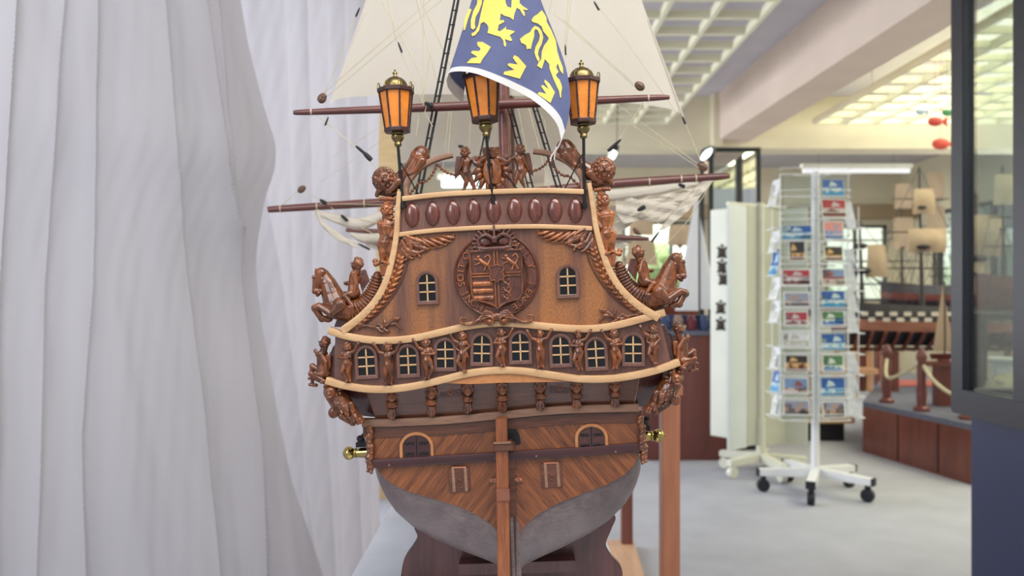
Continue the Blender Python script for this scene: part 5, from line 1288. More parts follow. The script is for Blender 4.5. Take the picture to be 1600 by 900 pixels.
# five-armed rolling bases
def star_base(t, c, r, n, a0, mat, h=0.075, casters=blackp):
    for i in range(n):
        a = a0+2*PI*i/n; d = Vector((math.cos(a), math.sin(a), 0)); s_ = Vector((-d.y, d.x, 0)); e = Vector(c)+d*r
        w = 0.026; mb = MB(); zb, zt = h+0.015, h+0.06
        mb.add([Vector(c)+s_*w+Vector((0,0,zb)), Vector(c)-s_*w+Vector((0,0,zb)), e-s_*w*0.9+Vector((0,0,zb)), e+s_*w*0.9+Vector((0,0,zb)), Vector(c)+s_*w+Vector((0,0,zt+0.01)), Vector(c)-s_*w+Vector((0,0,zt+0.01)), e-s_*w*0.9+Vector((0,0,zt-0.008)), e+s_*w*0.9+Vector((0,0,zt-0.008))],
               [(0,1,2,3),(7,6,5,4),(0,4,5,1),(1,5,6,2),(2,6,7,3),(3,7,4,0)])
        f = part(t, 'base_arm', mb, mat, smooth=False, bev=0.004)
        k = e-d*0.03; mb = MB().lathe([(0.001, -0.018), (0.033, -0.018), (0.036, -0.010), (0.036, 0.010), (0.033, 0.018), (0.001, 0.018)], k+Vector((0, 0, 0.036)), 16, rot=Matrix.Rotation(a, 3, 'Z') @ Matrix.Rotation(PI/2, 3, 'X'))
        mb.box(k+Vector((-0.012, -0.012, 0.03)), k+Vector((0.012, 0.012, zb+0.003)))
        world('caster', mb, casters, f, 'black caster wheel' if casters is blackp else None, origin=ORIG[t.name])
        if casters is blackp: world('end_cap', rotz(MB().box(e+Vector((-0.006, -0.025, zb)), e+Vector((0.006, 0.025, zt-0.006))), a, e), casters, f, 'black end cap', origin=ORIG[t.name], smooth=False)
# postcard spinner
SX, SY = (1274-CX)/F*4.43, 4.43
rk = thing('postcard_rack', (SX, SY, 0), 'white rotating wire postcard rack on a five-armed wheeled base', 'postcard rack')
star_base(rk, (SX, SY, 0), 0.31, 5, math.radians(-115), white)
part(rk, 'pole', MB().tube([(SX, SY, 0.08), (SX, SY, 1.78)], 0.022, 16), white)
cards_pal = dict(sea=((36, 92, 168), (60, 150, 200), (190, 214, 220)), red=((176, 44, 60), (120, 60, 50), (200, 190, 190)), night=((40, 34, 34), (120, 70, 46), (210, 170, 110)),
    town=((120, 150, 190), (200, 190, 180), (150, 80, 70)), green=((80, 130, 90), (40, 110, 180), (210, 220, 210)), gray=((150, 156, 176), (100, 96, 100), (180, 150, 130)), pink=((232, 150, 140), (110, 140, 190), (170, 160, 190)), blank=((224, 226, 228), (206, 208, 206), (190, 190, 176)))
CM = {k: [plain('card_%s_ink' % k, c, 0.4, 0, 0.12, 90) for c in v] for k, v in cards_pal.items()}
cardw = plain('card_white_border', (236, 236, 234), 0.5)
LB = {'sea': 'blue seaside view', 'red': 'red street view', 'night': 'dark night view', 'town': 'pale town view', 'green': 'green and blue view', 'gray': 'grey harbour view', 'pink': 'pink-bordered ship picture', 'blank': 'mostly white face'}
def postcard(c, wd, ht, yaw, lean, key, label, rnd):
    """one printed card: white stock with bands and blocks of printed colour, facing -Y before yaw"""
    mb = MB(); mb.mi = 0; mb.box((-wd/2, -0.0006, 0), (wd/2, 0.0006, ht)); b = 0.006 if key != 'sea' else 0.002
    x0, x1, z0, z1 = -wd/2+b, wd/2-b, b, ht-b
    def q(a, d, e, f, m): mb.mi = m; mb.add([(a, -0.0010, e), (d, -0.0010, e), (d, -0.0010, f), (a, -0.0010, f)], [(0, 1, 2, 3)])
    h1 = z0+(z1-z0)*rnd.uniform(0.35, 0.55)
    q(x0, x1, h1, z1, 1)
    N_ = 7
    for i in range(N_):                       # skyline of small blocks
        xa, xb = x0+(x1-x0)*i/N_, x0+(x1-x0)*(i+1)/N_; t = rnd.uniform(0.25, 1)
        q(xa, xb, z0, z0+(h1-z0)*t, 2); q(xa, xb, z0+(h1-z0)*t, h1, 3)
    xa_ = rnd.uniform(0.05, 0.5); q(x0, x0+(x1-x0)*rnd.uniform(0.1, 0.4), h1, z1-(z1-h1)*rnd.uniform(0, 0.6), 3) if rnd.random() < 0.6 else None; q(lerp(x0, x1, 0.6), x1, z0, lerp(z0, z1, rnd.uniform(.2, .9)), 2) if rnd.random() < 0.5 else None
    mb.mi = 3; mb.add([(lerp(x0, x1, p), -0.0014, lerp(h1, z1, r)) for p, r in ((xa_, .15), (xa_+.4, .25), (xa_+.3, .6), (xa_+.1, .8))], [(0, 1, 2, 3)])
    R = Matrix.Rotation(yaw, 3, 'Z') @ Matrix.Rotation(lean, 3, 'X'); mb.v = [R @ Vector(p)+Vector(c) for p in mb.v]
    return world('postcard', mb, [cardw]+CM[key], None, label, 'postcard', 'postcards in the rack', smooth=False, origin=c)
rnd = random.Random(12)
colA = [(363, 45, 22, 'sea'), (391, 26, 34, 'night'), (433, 44, 26, 'red'), (468, 40, 24, 'gray'), (498, 36, 24, 'red'), (531, 42, 28, 'blank'), (568, 36, 28, 'night'), (603, 38, 26, 'town'), (637, 40, 24, 'gray')]
colB = [(293, 37, 27, 'sea'), (325, 42, 30, 'red'), (360, 34, 30, 'pink'), (396, 32, 24, 'night'), (433, 40, 28, 'town'), (467, 40, 26, 'sea'), (498, 40, 26, 'green'), (534, 40, 26, 'sea'), (568, 36, 28, 'green'), (604, 40, 28, 'sea'), (640, 38, 26, 'gray')]
ordn = ['topmost', 'second', 'third', 'fourth', 'fifth', 'sixth', 'seventh', 'eighth', 'ninth', 'tenth', 'lowest']
wire = 0.0028
for nm, col, px, yaw in (('left', colA, 1245, -0.16), ('right', colB, 1303, 0.14)):
    fr = MB(); pk = MB()
    for i, (py, wp, hp, key) in enumerate(col):
        Y = SY-0.11; c = at(px+rnd.uniform(-1, 1), py+hp/2, Y); wd, ht = wp/F*Y, hp/F*Y
        o = ordn[i] if i < len(col)-1 else 'lowest'
        postcard(c, wd, ht, yaw, -0.12, key, 'postcard with a %s, %s in the %s-hand front column of the rack' % (LB[key], o, nm), rnd)
    n = 11; z0, z1 = CH-(652-CY)/F*SY, CH-(277-CY)/F*SY
    x0, x1 = [(px+d-CX)/F*(SY-0.1) for d in (-25, 25)]
    cx = (x0+x1)/2
    for x in (x0, x1): fr.tube([(x, SY-0.095, z0), (x, SY-0.095, z1)], wire, 6)
    for j in range(n+1):
        z = z0+(z1-z0)*j/n
        fr.tube([(x0, SY-0.095, z), (x0, SY-0.125, z), (x1, SY-0.125, z), (x1, SY-0.095, z)], wire, 6); fr.tube([(x0, SY-0.095, z+0.03), (x0, SY-0.127, z+0.034), (x1, SY-0.127, z+0.034), (x1, SY-0.095, z+0.03)], wire*0.8, 6)
        fr.tube([(cx-0.02, SY-0.095, z), (SX, SY, z)], wire, 6)
        if j < n: pk.box((x0+0.004, SY-0.096, z+0.002), (x1-0.004, SY-0.094, z+(z1-z0)/n-0.006))
    part(rk, 'wire_column', rotz(fr, yaw, (cx, SY-0.1, 0)), white, 'white wire pockets of the %s column' % nm)
    part(rk, 'pocket_back', rotz(pk, yaw, (cx, SY-0.1, 0)), M['plastic'], 'clear pocket backs', smooth=False)
for nm, px, sgn in (('left', 1213, -1), ('right', 1333, 1)):
    fr = MB(); n = 10; z0, z1 = CH-(650-CY)/F*SY, CH-((285 if sgn < 0 else 325)-CY)/F*SY; x = (px-CX)/F*SY
    for yy in (-0.07, 0.07): fr.tube([(x, SY+yy, z0), (x, SY+yy, z1)], wire, 6)
    for j in range(n):
        z = z0+(z1-z0)*j/n
        fr.tube([(x, SY-0.07, z), (x+sgn*0.035, SY-0.07, z), (x+sgn*0.035, SY+0.07, z), (x, SY+0.07, z)], wire, 6); fr.tube([(x, SY, z), (SX, SY, z)], wire*0.8, 6)
        if j % 5 != 3:
            hh = 0.12 if j % 3 else 0.15
            postcard(Vector((x+sgn*0.012, SY+0.005*j, z+0.004)), 0.10, hh, sgn*PI/2+0.12, -0.22, ('blank', 'sea', 'blank', 'town', 'blank')[j % 5], 'postcard seen nearly edge-on in the %s side of the rack, %s from the bottom' % (nm, ordn[j] if j else 'first'), rnd)
    part(rk, 'wire_column', fr, white, 'white wire pockets of the %s side' % nm)

# white leaf display behind the rack
ds = thing('leaf_display', (1.52, 4.92, 0), 'ivory display stand with upright swinging boards behind the postcard rack', 'display stand')
PX, PY = (1189-CX)/F*4.9, 4.9
star_base(ds, (PX, PY, 0), 0.27, 5, math.radians(-150), ivory, 0.06, ivory)
part(ds, 'pole', MB().tube([(PX, PY, 0.08), (PX, PY, 0.34)], 0.028, 14), ivory)
bm_ = plain('ivory_board', (218, 220, 208), 0.6, 0, 0.02, 5); bw_ = plain('white_board', (222, 230, 228), 0.5, 0, 0.02, 5); bg_ = plain('grey_ivory_shade_board', (196, 198, 184), 0.6, 0, 0.02, 5)
def board(p0, Yp0, p1, Yp1, top, bot, mat, lab, th=0.012):
    a = at(p0, 460, Yp0); b = at(p1, 460, Yp1); d = (b-a).normalized(); s_ = Vector((-d.y, d.x, 0))*th/2
    zt, zb = CH-(top-CY)/F*Yp1, CH-(bot-CY)/F*Yp1
    vs = [Vector((q.x, q.y, z)) for z in (zb, zt) for q in (a-s_, b-s_, b+s_, a+s_)]
    return part(ds, 'board', MB().add(vs, [(0,3,2,1),(4,5,6,7),(0,1,5,4),(1,2,6,5),(2,3,7,6),(3,7,4,0)]), mat, lab, smooth=False, bev=0.003)
board(1112, 5.12, 1138, 5.02, 326, 684, bm_, 'narrow ivory board carrying dark turtle ornaments', 0.03)
board(1137, 4.72, 1166, 4.84, 322, 699, bw_, 'white front board'); board(1166, 4.84, 1190, 4.93, 322, 693, bg_, 'inner half of the front board, its shading put into a grey-ivory colour')  # one panel in two tones, its shading put into the colours
board(1190, 4.93, 1226, 5.05, 324, 692, bg_, 'grey-ivory board behind the rack'); board(1226, 5.05, 1262, 4.96, 324, 697, bm_, 'ivory board partly behind the rack')
part(ds, 'top_frame', MB().tube([at(1137, 318, 4.75), at(1190, 322, 4.93), at(1226, 324, 5.02)], 0.012, 8).tube([Vector((PX, PY, 0.3)), Vector((PX, PY, 1.66))], 0.02, 10), ivory)
tm = plain('dark_bronze', (74, 66, 60), 0.45, 0.4)
for i, (x, y) in enumerate(((1128, 395), (1128, 418), (1130, 437), (1126, 482), (1126, 508))):
    c = at(x, y, 4.98); mb = MB().ell(c, (0.026, 0.010, 0.032), None, 14, 8).ell(c+Vector((0, -0.006, 0)), (0.018, 0.010, 0.023), None, 10, 6)
    for a, l in ((0.9, .036), (2.2, .036), (4.0, .032), (5.4, .032), (PI/2, .044)): mb.ell(c+Vector((l*math.cos(a), -0.002, l*math.sin(a))), (0.011, 0.006, 0.010), None, 8, 6)
    world('turtle_ornament', mb, tm, None, 'dark turtle ornament on the ivory board, %s from the top' % ('first', 'second', 'third', 'fourth', 'fifth')[i], 'ornament', 'turtle ornaments', origin=c)

# brown counter with goods
redb = wood('red_brown_counter', (92, 44, 38), (116, 60, 52), (1, 1, 0.2), 20, 0.45, 0.2)
ct = thing('shop_counter', (1.1, 5.7, 0), 'red-brown wooden counter behind the ship, left of the ivory display', 'counter')
part(ct, 'body', MB().box((0.86, 5.30, 0.0), (1.44, 5.58, 0.83)), redb, smooth=False, bev=0.004)
part(ct, 'top', MB().box((0.84, 5.28, 0.83), (1.46, 5.59, 0.86)), plain('dark_counter_top', (96, 100, 120), 0.4), smooth=False)
gd = [plain('goods_%d' % i, c, 0.5) for i, c in enumerate(((104, 34, 46), (52, 68, 108), (150, 120, 110), (196, 196, 200)))]
for i in range(6):
    x = 0.93+0.088*i; c = Vector((x, 5.33, 0.86)); mb = MB().lathe([(0.02, 0), (0.034, 0.004), (0.038, 0.03), (0.036, 0.07), (0.024, 0.085), (0.022, 0.10), (0.001, 0.104)], c, 14)
    world('souvenir_jar', mb, gd[i % 3], None, ('dark red', 'blue', 'tan')[i % 3]+' souvenir jar on the counter edge, %s from the left' % ordn[i].replace('topmost', 'first'), 'jar', 'souvenir jars on the counter', origin=c)
world('display_box', MB().box((0.90, 5.50, 0.86), (1.12, 5.57, 0.93)), gd[1], None, 'low blue display box on the red-brown counter', 'box', smooth=False, bev=0.003)

# ---- little model ships
hullred = wood('red_hull', (88, 44, 40), (120, 66, 56), (0.1, 1, 1), 30, 0.4, 0.2); darkm = plain('dark_spar', (46, 40, 42), 0.6); hullcopper = wood('copper_brown_planks', (136, 88, 72), (172, 120, 98), (0.1, 1, 1), 30, 0.4, 0.2)
offw = plain('off_white_strake', (196, 188, 178), 0.6); dark2 = plain('black_strake', (38, 36, 44), 0.5)
def small_ship(name, c, L, Hh, beam, masts, mh, label, hullm, bandm, sailm, ang=0.0, ribs=False, sails=(), chk=False):
    """c: keel midpoint on its stand"""
    t = thing(name, c, label, 'model ship'); c = Vector(c)
    def prof(x): return (1-abs(2*x)**3.0)**0.6 if abs(x) < 0.5 else 0
    def hullrow(z0, z1, b0, b1, grow=0.0):
        mb = MB(); n = 22; vs = []
        for i in range(n+1):
            x = -0.5+i/n; s_ = max(0.02, prof(x)); sh = Hh*0.16*(2*x)**2
            for (z, b) in ((z0, b0), ((z0+z1)/2, (b0+b1)/2*1.02+grow), (z1, b1)):
                vs += [c+Vector((x*L, -s_*b*beam/2, z*Hh+sh*z)), c+Vector((x*L, s_*b*beam/2, z*Hh+sh*z))]
        fs = []
        for i in range(n):
            a, b = i*6, (i+1)*6
            for k in (0, 2): fs += [(a+k, b+k, b+k+2, a+k+2), (a+k+1, a+k+3, b+k+3, b+k+1)]
            fs += [(a, a+1, b+1, b), (a+4, b+4, b+5, a+5)]
        fs += [(0, 2, 4, 5, 3, 1), tuple(n*6+k for k in (1, 3, 5, 4, 2, 0))]
        return mb.add(vs, fs)
    if ribs:
        part(t, 'rib_frame', hullrow(0.12, 0.46, 0.22, 0.80), dark2, 'dark inside of the open framed bottom')
        mb = MB()
        for i in range(26):
            x = -0.47+0.94*i/25; s_ = prof(x); q = [c+Vector((x*L, -s_*beam/2*w_-0.006, z*Hh)) for z, w_ in ((0.02, 0.1), (0.12, 0.34), (0.3, 0.66), (0.46, 0.84))]
            mb.tube(q, L*0.006, 6)
        part(t, 'ribs', mb, hullred, 'row of open ribs'); part(t, 'keel', MB().box(c+Vector((-L*0.48, -0.014, 0)), c+Vector((L*0.48, 0.014, Hh*0.08))), hullred, smooth=False)
    else:
        part(t, 'lower_hull', hullrow(0.0, 0.46, 0.15, 0.84, 0.14), hullred if hullm is None else hullm)
    part(t, 'planking', hullrow(0.44, 0.66, 0.84, 0.98), bandm)
    up = part(t, 'gun_deck', hullrow(0.66, 1.0, 0.98, 0.88), dark2 if chk else (hullm or hullred))
    if chk:
        mb = MB()
        for r, z in enumerate((0.73, 0.86)):
            for i in range(22):
                x = -0.44+0.04*i+0.02*(r % 2); s_ = prof(x); p = c+Vector((x*L, -s_*0.96*beam/2-0.004, z*Hh)); mb.box(p+Vector((-L*0.011, -0.004, -Hh*0.045)), p+Vector((L*0.011, 0.004, Hh*0.045)))
        part(t, 'gun_port_row', mb, offw, 'two staggered rows of pale gun ports', smooth=False)
    for i, (x, k) in enumerate(masts):
        b = c+Vector((x*L, 0, Hh*0.9)); tp = c+Vector((x*L-0.01*L, 0, Hh*0.9+mh*k))
        m_ = part(t, 'mast', MB().tube([b, b.lerp(tp, 0.5), tp], [0.010*L**0.5*1.2, 0.008*L**0.5, 0.004*L**0.5], 8).ell(b.lerp(tp, 0.45), (0.03*L, 0.03*L, 0.012*L)).ell(b.lerp(tp, 0.72), (0.022*L, 0.022*L, 0.01*L)), darkm)
        for j, (f, w_) in enumerate(((0.30, 0.16), (0.55, 0.13), (0.78, 0.09))):
            p = b.lerp(tp, f); part(t, 'yard', MB().tube([p-Vector((w_*L, 0.012, 0)), p+Vector((0, -0.014, 0)), p+Vector((w_*L, -0.012, 0))], [0.004, 0.007, 0.004], 6), darkm)
        mb = MB()
        for q in (-1, 1):
            for s_ in (-0.10, -0.05, 0.05, 0.10): mb.tube([c+Vector(((x+s_)*L, q*beam*0.4, Hh)), b.lerp(tp, 0.48)], 0.0022, 4)
        for s_ in (-0.22, 0.2): mb.tube([c+Vector(((x+s_)*L, 0, Hh)), tp], 0.0022, 4)
        part(t, 'shrouds', mb, darkm)
    for k, (x, z, w_, h_, bl) in enumerate(sails):
        def fn(a, b, x=x, z=z, w_=w_, h_=h_, bl=bl, k=k):
            ww = w_*(0.88+0.12*b+0.06*math.sin(k*2.1+b*3)); return c+Vector((x*L+(a-0.5)*ww*L, -0.02-bl*math.sin(PI*b)*0.7*math.sin(PI*(0.1+0.8*a)), Hh+z*mh-b*h_*mh+0.02*h_*mh*math.sin(PI*a)))
        part(t, 'sail', MB().grid(fn, 10, 10), sailm)
    part(t, 'bowsprit', MB().tube([c+Vector((-L*0.46, 0, Hh*1.0)), c+Vector((-L*0.72, 0, Hh*1.0+mh*0.16))], [0.012, 0.005], 8), darkm)
    return t
# the big low platform on the right
pl = thing('platform', (3.4, 5.8, 0), 'low red-brown platform with a grey carpet top running under the model ships', 'platform')
pp = [(2.455, 5.60), (2.655, 4.60), (5.45, 4.9), (5.45, 7.2), (3.25, 7.05)]
def slab(z0, z1, pts):
    n = len(pts); return MB().add([(x, y, z0) for x, y in pts]+[(x, y, z1) for x, y in pts], [tuple(range(n-1, -1, -1)), tuple(range(n, 2*n))]+[(i, (i+1) % n, (i+1) % n+n, i+n) for i in range(n)])
part(pl, 'body', slab(0, 0.315, pp), wood('mahogany_panel', (96, 48, 40), (128, 68, 54), (1, 1, 0.2), 20, 0.4, 0.3), smooth=False)
part(pl, 'top', slab(0.315, 0.35, pp), plain('dark_grey_carpet', (104, 106, 122), 0.9), smooth=False)
for k in range(1, 3):
    a = Vector((2.455, 5.60, 0)).lerp(Vector((2.655, 4.60, 0)), k*0.36); part(pl, 'panel_joint', MB().box((a.x-0.004, a.y-0.006, 0.01), (a.x+0.002, a.y+0.006, 0.31)), plain('joint_dark', (60, 30, 26), 0.6), smooth=False)
KZ = 0.66
small_ship('ship_model', (3.72, 6.25, KZ), 2.45, 0.34, 0.5, ((-0.40, 0.62), (-0.21, 0.98), (-0.03, 0.8), (0.26, 0.85)), 1.15, 'big model ship with ribbed bottom and pale gun ports, on posts on the platform', None, hullcopper, M['sail_tan'], ribs=True, chk=True,
    sails=((-0.21, 0.80, 0.07, 0.17, 0.05), (-0.20, 0.53, 0.13, 0.16, 0.08), (-0.36, 0.42, 0.07, 0.22, 0.05), (-0.03, 0.62, 0.15, 0.28, 0.08), (-0.05, 0.32, 0.10, 0.24, 0.08), (0.2, 0.75, 0.16, 0.3, 0.08), (0.26, 0.42, 0.17, 0.22, 0.08)))
ltan = wood('pale_post_wood', (186, 138, 106), (206, 160, 126), (1, 1, 0.2), 20, 0.5, 0.1)
for i, (px, w_, m_, lab) in enumerate(((1357, 0.05, ltan, 'pale square post under the ribbed ship, left one'), (1383, 0.045, ltan, 'pale square post under the ribbed ship, right one'), (1398, 0.05, redb, 'dark red post just right of the pale posts'), (1346, 0.04, redb, 'dark red post at the left end of the ribbed ship'))):
    x = (px-CX)/F*6.2; world('support_post', MB().box((x-w_/2, 6.18, 0.35), (x+w_/2, 6.23, KZ)), m_, None, lab, 'support post', 'posts under the ribbed ship', smooth=False, bev=0.003)
# turned barrier post and rope
bx, by = (1440-CX)/F*5.15, 5.15
world('barrier_post', MB().lathe([(0.05, 0), (0.05, 0.02), (0.028, 0.035), (0.032, 0.12), (0.026, 0.2), (0.03, 0.27), (0.022, 0.31), (0.034, 0.34), (0.03, 0.37), (0.012, 0.40), (0.001, 0.405)], (bx, by, 0.35), 14), redb, None, 'turned red-brown barrier post standing on the platform', 'barrier post')
world('barrier_post', MB().lathe([(0.05, 0), (0.05, 0.02), (0.028, 0.035), (0.032, 0.12), (0.026, 0.2), (0.03, 0.27), (0.022, 0.31), (0.034, 0.34), (0.03, 0.37), (0.012, 0.40), (0.001, 0.405)], (2.60, 5.55, 0.35), 14), redb, None, 'turned barrier post hidden behind the postcard rack on the platform corner', 'barrier post')
world('barrier_post', MB().lathe([(0.05, 0), (0.05, 0.02), (0.028, 0.035), (0.032, 0.10), (0.024, 0.16), (0.012, 0.19), (0.001, 0.195)], (2.735, 4.80, 0.35), 14), redb, None, 'short turned barrier post behind the corner of the dark navy showcase', 'barrier post')
bp = Vector((bx, by, 0.66)); mb = MB().tube(catmull([bp, bp+Vector((0.02, -0.10, -0.10)), bp+Vector((0.06, -0.24, -0.17)), bp+Vector((0.095, -0.34, -0.15))], 6), 0.012, 8).tube(catmull([bp, Vector((2.52, 5.35, 0.54)), Vector((2.60, 5.55, 0.66))], 8), 0.012, 8)
world('barrier_rope', mb, M['rope'], None, 'slack pale rope slung from the turned post on the platform', 'rope')
world('red_mat', slab(0.351, 0.356, [(3.0, 6.5), (4.6, 6.5), (4.6, 6.95), (3.3, 6.95)]), plain('red_cloth', (176, 84, 70), 0.8), None, 'flat red mat on the platform behind the posts', 'mat', smooth=False)
# small sailing boats
def sloop(c, h, lab, sm, hm, stand=None, w=0.2):
    t = thing('sailboat_model', c, lab, 'model sailboat'); c = Vector(c)
    mb = MB(); n = 12; vs = []
    for i in range(n+1):
        x = -0.5+i/n; s_ = max(0.02, math.cos(x*PI)**0.7 if abs(x) < 0.5 else 0.02); vs += [c+Vector((x*w*1.1, -s_*w*0.14, h*0.10)), c+Vector((x*w, 0, h*0.03)), c+Vector((x*w*1.1, s_*w*0.14, h*0.10))]
    fs = []
    for i in range(n): a, b = i*3, i*3+3; fs += [(a, a+1, b+1, b), (a+1, a+2, b+2, b+1), (a, b, b+2, a+2)]
    mb.add(vs, fs+[(0, 2, 1), (n*3, n*3+1, n*3+2)]); part(t, 'hull', mb, hm)
    part(t, 'stand', MB().box(c+Vector((-w*0.2, -w*0.1, 0)), c+Vector((w*0.2, w*0.1, h*0.04))), hm, smooth=False)
    part(t, 'mast', MB().tube([c+Vector((w*0.05, 0, h*0.08)), c+Vector((w*0.05, 0, h))], 0.006, 8), darkm)
    def s1(a, b): return c+Vector((lerp(w*0.04, -w*0.42*b-0.0, a), -0.02*math.sin(PI*a)*b, lerp(h*0.99, h*0.13, b)))
    def s2(a, b): return c+Vector((lerp(w*0.06, w*0.06+w*0.36*b, a), -0.015*math.sin(PI*a)*b, lerp(h*0.80, h*0.14, b)))
    part(t, 'mainsail', MB().grid(s1, 6, 14), sm); part(t, 'jib', MB().grid(s2, 6, 12), sm); return t
sailw = mk_sheet('white_model_sail', (226, 228, 238), (236, 238, 244), 0.3, 8, 300)
sloop((1.27, 5.50, 0.86), 0.98, 'tall white-sailed boat model on the counter left of the ivory display', sailw, gd[1], w=0.36)
sloop(at(1474, 565, 5.4), 0.54, 'small boat model with a tall tan sail beside the dark showcase', M['sail_tan'], redb, w=0.17)
bs = at(1474, 565, 5.4)
t = thing('pedestal', (bs.x, bs.y, 0.35), 'dark wooden pedestal under the tan-sailed boat', 'pedestal')
part(t, 'top', MB().box((bs.x-0.11, bs.y-0.08, bs.z-0.03), (bs.x+0.11, bs.y+0.08, bs.z-0.001)), redb, smooth=False, bev=0.003)
part(t, 'column', MB().box((bs.x-0.05, bs.y-0.05, 0.35), (bs.x+0.05, bs.y+0.05, bs.z-0.03)), redb, smooth=False)

# more models on shelves at the back of the room
sh_ = wood('shelf_wood', (170, 132, 92), (196, 156, 112), (0.1, 1, 1), 10, 0.5, 0.1)
def bench(x0, x1, y0, y1, z, lab, m=None):
    t = thing('display_bench', ((x0+x1)/2, (y0+y1)/2, 0), lab, 'bench'); m = m or sh_
    part(t, 'top', MB().box((x0, y0, z-0.04), (x1, y1, z)), m, smooth=False)
    for x in (x0+0.02, x1-0.07):
        for y in (y0+0.02, y1-0.07): part(t, 'leg', MB().box((x, y, 0), (x+0.05, y+0.05, z-0.04)), m, smooth=False)
    return t
bench(0.5, 2.3, 8.7, 9.3, 0.86, 'long tan bench by the far windows carrying a model ship', None)
small_ship('ship_model', (1.45, 9.0, 0.86), 1.5, 0.26, 0.34, ((-0.3, 0.8), (0, 1.0), (0.3, 0.8)), 0.95, 'far model ship on the tan bench, seen just right of the carved stern', None, hullred, M['sail_tan'],
   sails=((-0.3, 0.8, 0.2, 0.25, 0.06), (0, 0.95, 0.2, 0.28, 0.06), (0, 0.62, 0.24, 0.3, 0.06), (0.3, 0.8, 0.2, 0.25, 0.06), (-0.3, 0.5, 0.24, 0.28, 0.06)))
bench(2.7, 3.72, 8.5, 9.1, 0.86, 'tan bench behind the postcard rack', None)
small_ship('ship_model', (4.7, 8.9, 0.9), 1.2, 0.3, 0.4, ((-0.3, 0.8), (0, 1.0), (0.3, 0.8)), 1.25, 'farther dark model ship with tan sails right of the postcard rack', dark2, hullred, M['sail_tan'],
   sails=((-0.3, 0.9, 0.16, 0.22, 0.06), (0, 1.0, 0.16, 0.24, 0.06), (0, 0.7, 0.2, 0.28, 0.08), (0.3, 0.85, 0.18, 0.25, 0.06), (-0.3, 0.6, 0.2, 0.28, 0.06), (0.3, 0.5, 0.2, 0.25, 0.06)))
bench(3.9, 5.4, 8.6, 9.2, 0.9, 'bench under the farther dark model ship', redb)
small_ship('ship_model', (3.2, 8.8, 0.86), 0.8, 0.2, 0.26, ((-0.25, 0.8), (0.05, 1.0), (0.32, 0.8)), 0.85, 'small tan-sailed model ship on the bench behind the rack', None, hullred, M['sail_tan'], sails=((-0.25, 0.8, 0.24, 0.3, 0.05), (0.05, 0.95, 0.24, 0.3, 0.05), (0.05, 0.6, 0.3, 0.3, 0.05)))
# low tan shelf under the rack area
st = thing('low_bench', (2.05, 6.2, 0), 'low tan bench on a dark plinth behind the postcard rack', 'bench')
part(st, 'top', MB().box((1.80, 5.95, 0.14), (2.55, 6.6, 0.18)), sh_, smooth=False); part(st, 'plinth', MB().box((1.86, 6.02, 0), (2.5, 6.55, 0.14)), dark2, smooth=False)
part(st, 'upright', MB().box((2.18, 6.02, 0.18), (2.25, 6.5, 0.50)), ltan, smooth=False); part(st, 'upper_shelf', MB().box((2.1, 6.0, 0.5), (2.75, 6.6, 0.54)), ltan, smooth=False)

# tall black framed showcase behind the display
blk_ = plain('black_frame', (22, 30, 32), 0.35)
def showcase(name, x0, x1, y0, y1, z0, z1, f, label, gm, base=None, bm=None):
    t = thing(name, ((x0+x1)/2, (y0+y1)/2, 0), label, 'showcase')
    for x in (x0, x1-f):
        for y in (y0, y1-f): part(t, 'frame_post', MB().box((x, y, z0), (x+f, y+f, z1)), base or blk_, smooth=False)
    for z in (z0, z1-f):
        mb = MB()
        for y in (y0, y1-f): mb.box((x0+f, y, z), (x1-f, y+f, z+f))
        for x in (x0, x1-f): mb.box((x, y0+f, z), (x+f, y1-f, z+f))
        part(t, 'frame_rail', mb, base or blk_, smooth=False)
    for q in (((x0+f, y0+f/2-0.003, z0+f), (x1-f, y0+f/2+0.003, z1-f)), ((x0+f/2-0.003, y0+f, z0+f), (x0+f/2+0.003, y1-f, z1-f)), ((x0+f, y1-f/2-0.003, z0+f), (x1-f, y1-f/2+0.003, z1-f))):
        part(t, 'glass_pane', MB().box(*q), gm, 'reflecting glass pane', smooth=False)
    return t
t = showcase('glass_showcase', 1.395, 1.76, 5.66, 5.94, 0.0, 2.14, 0.03, 'tall glass showcase with a thin black frame behind the ivory display', M['glass_mirror'])
# the dark blue showcase at the right edge
navy = plain('navy_frame', (22, 24, 38), 0.45); navyb = plain('navy_panel', (24, 36, 78), 0.5, 0, 0.05, 8)
t = thing('navy_showcase', (1.8, 2.5, 0), 'dark navy framed glass showcase at the right edge of the room', 'showcase')
X0 = 1.442
def nb(nm, lo, hi, m, lab=None): return part(t, nm, MB().box(lo, hi), m, lab, smooth=False, bev=0.002 if m is navy else 0)
nb('frame_post', (X0, 2.56, 0.72), (X0+0.038, 2.63, 2.7), navy); nb('frame_post', (X0, 2.20, 0.72), (X0+0.05, 2.305, 2.7), navy)
nb('frame_post', (2.45, 2.55, 0.72), (2.52, 2.62, 2.7), navy)
nb('frame_rail', (X0-0.003, 2.20, 0.715), (X0+0.075, 2.62, 0.795), navy); nb('frame_rail', (X0, 2.2, 2.63), (X0+0.07, 2.62, 2.7), navy)
nb('frame_rail', (X0+0.07, 2.55, 0.715), (2.52, 2.62, 0.795), navy)
nb('base_panel', (X0+0.045, 2.18, 0.0), (2.5, 2.59, 0.715), navyb, 'navy painted base')
nb('glass_pane', (X0+0.020, 2.305, 0.795), (X0+0.024, 2.56, 2.63), M['glass'], 'clear reflecting glass'); nb('glass_pane', (X0+0.07, 2.582, 0.795), (2.45, 2.588, 2.63), M['glass'], 'clear rear glass')
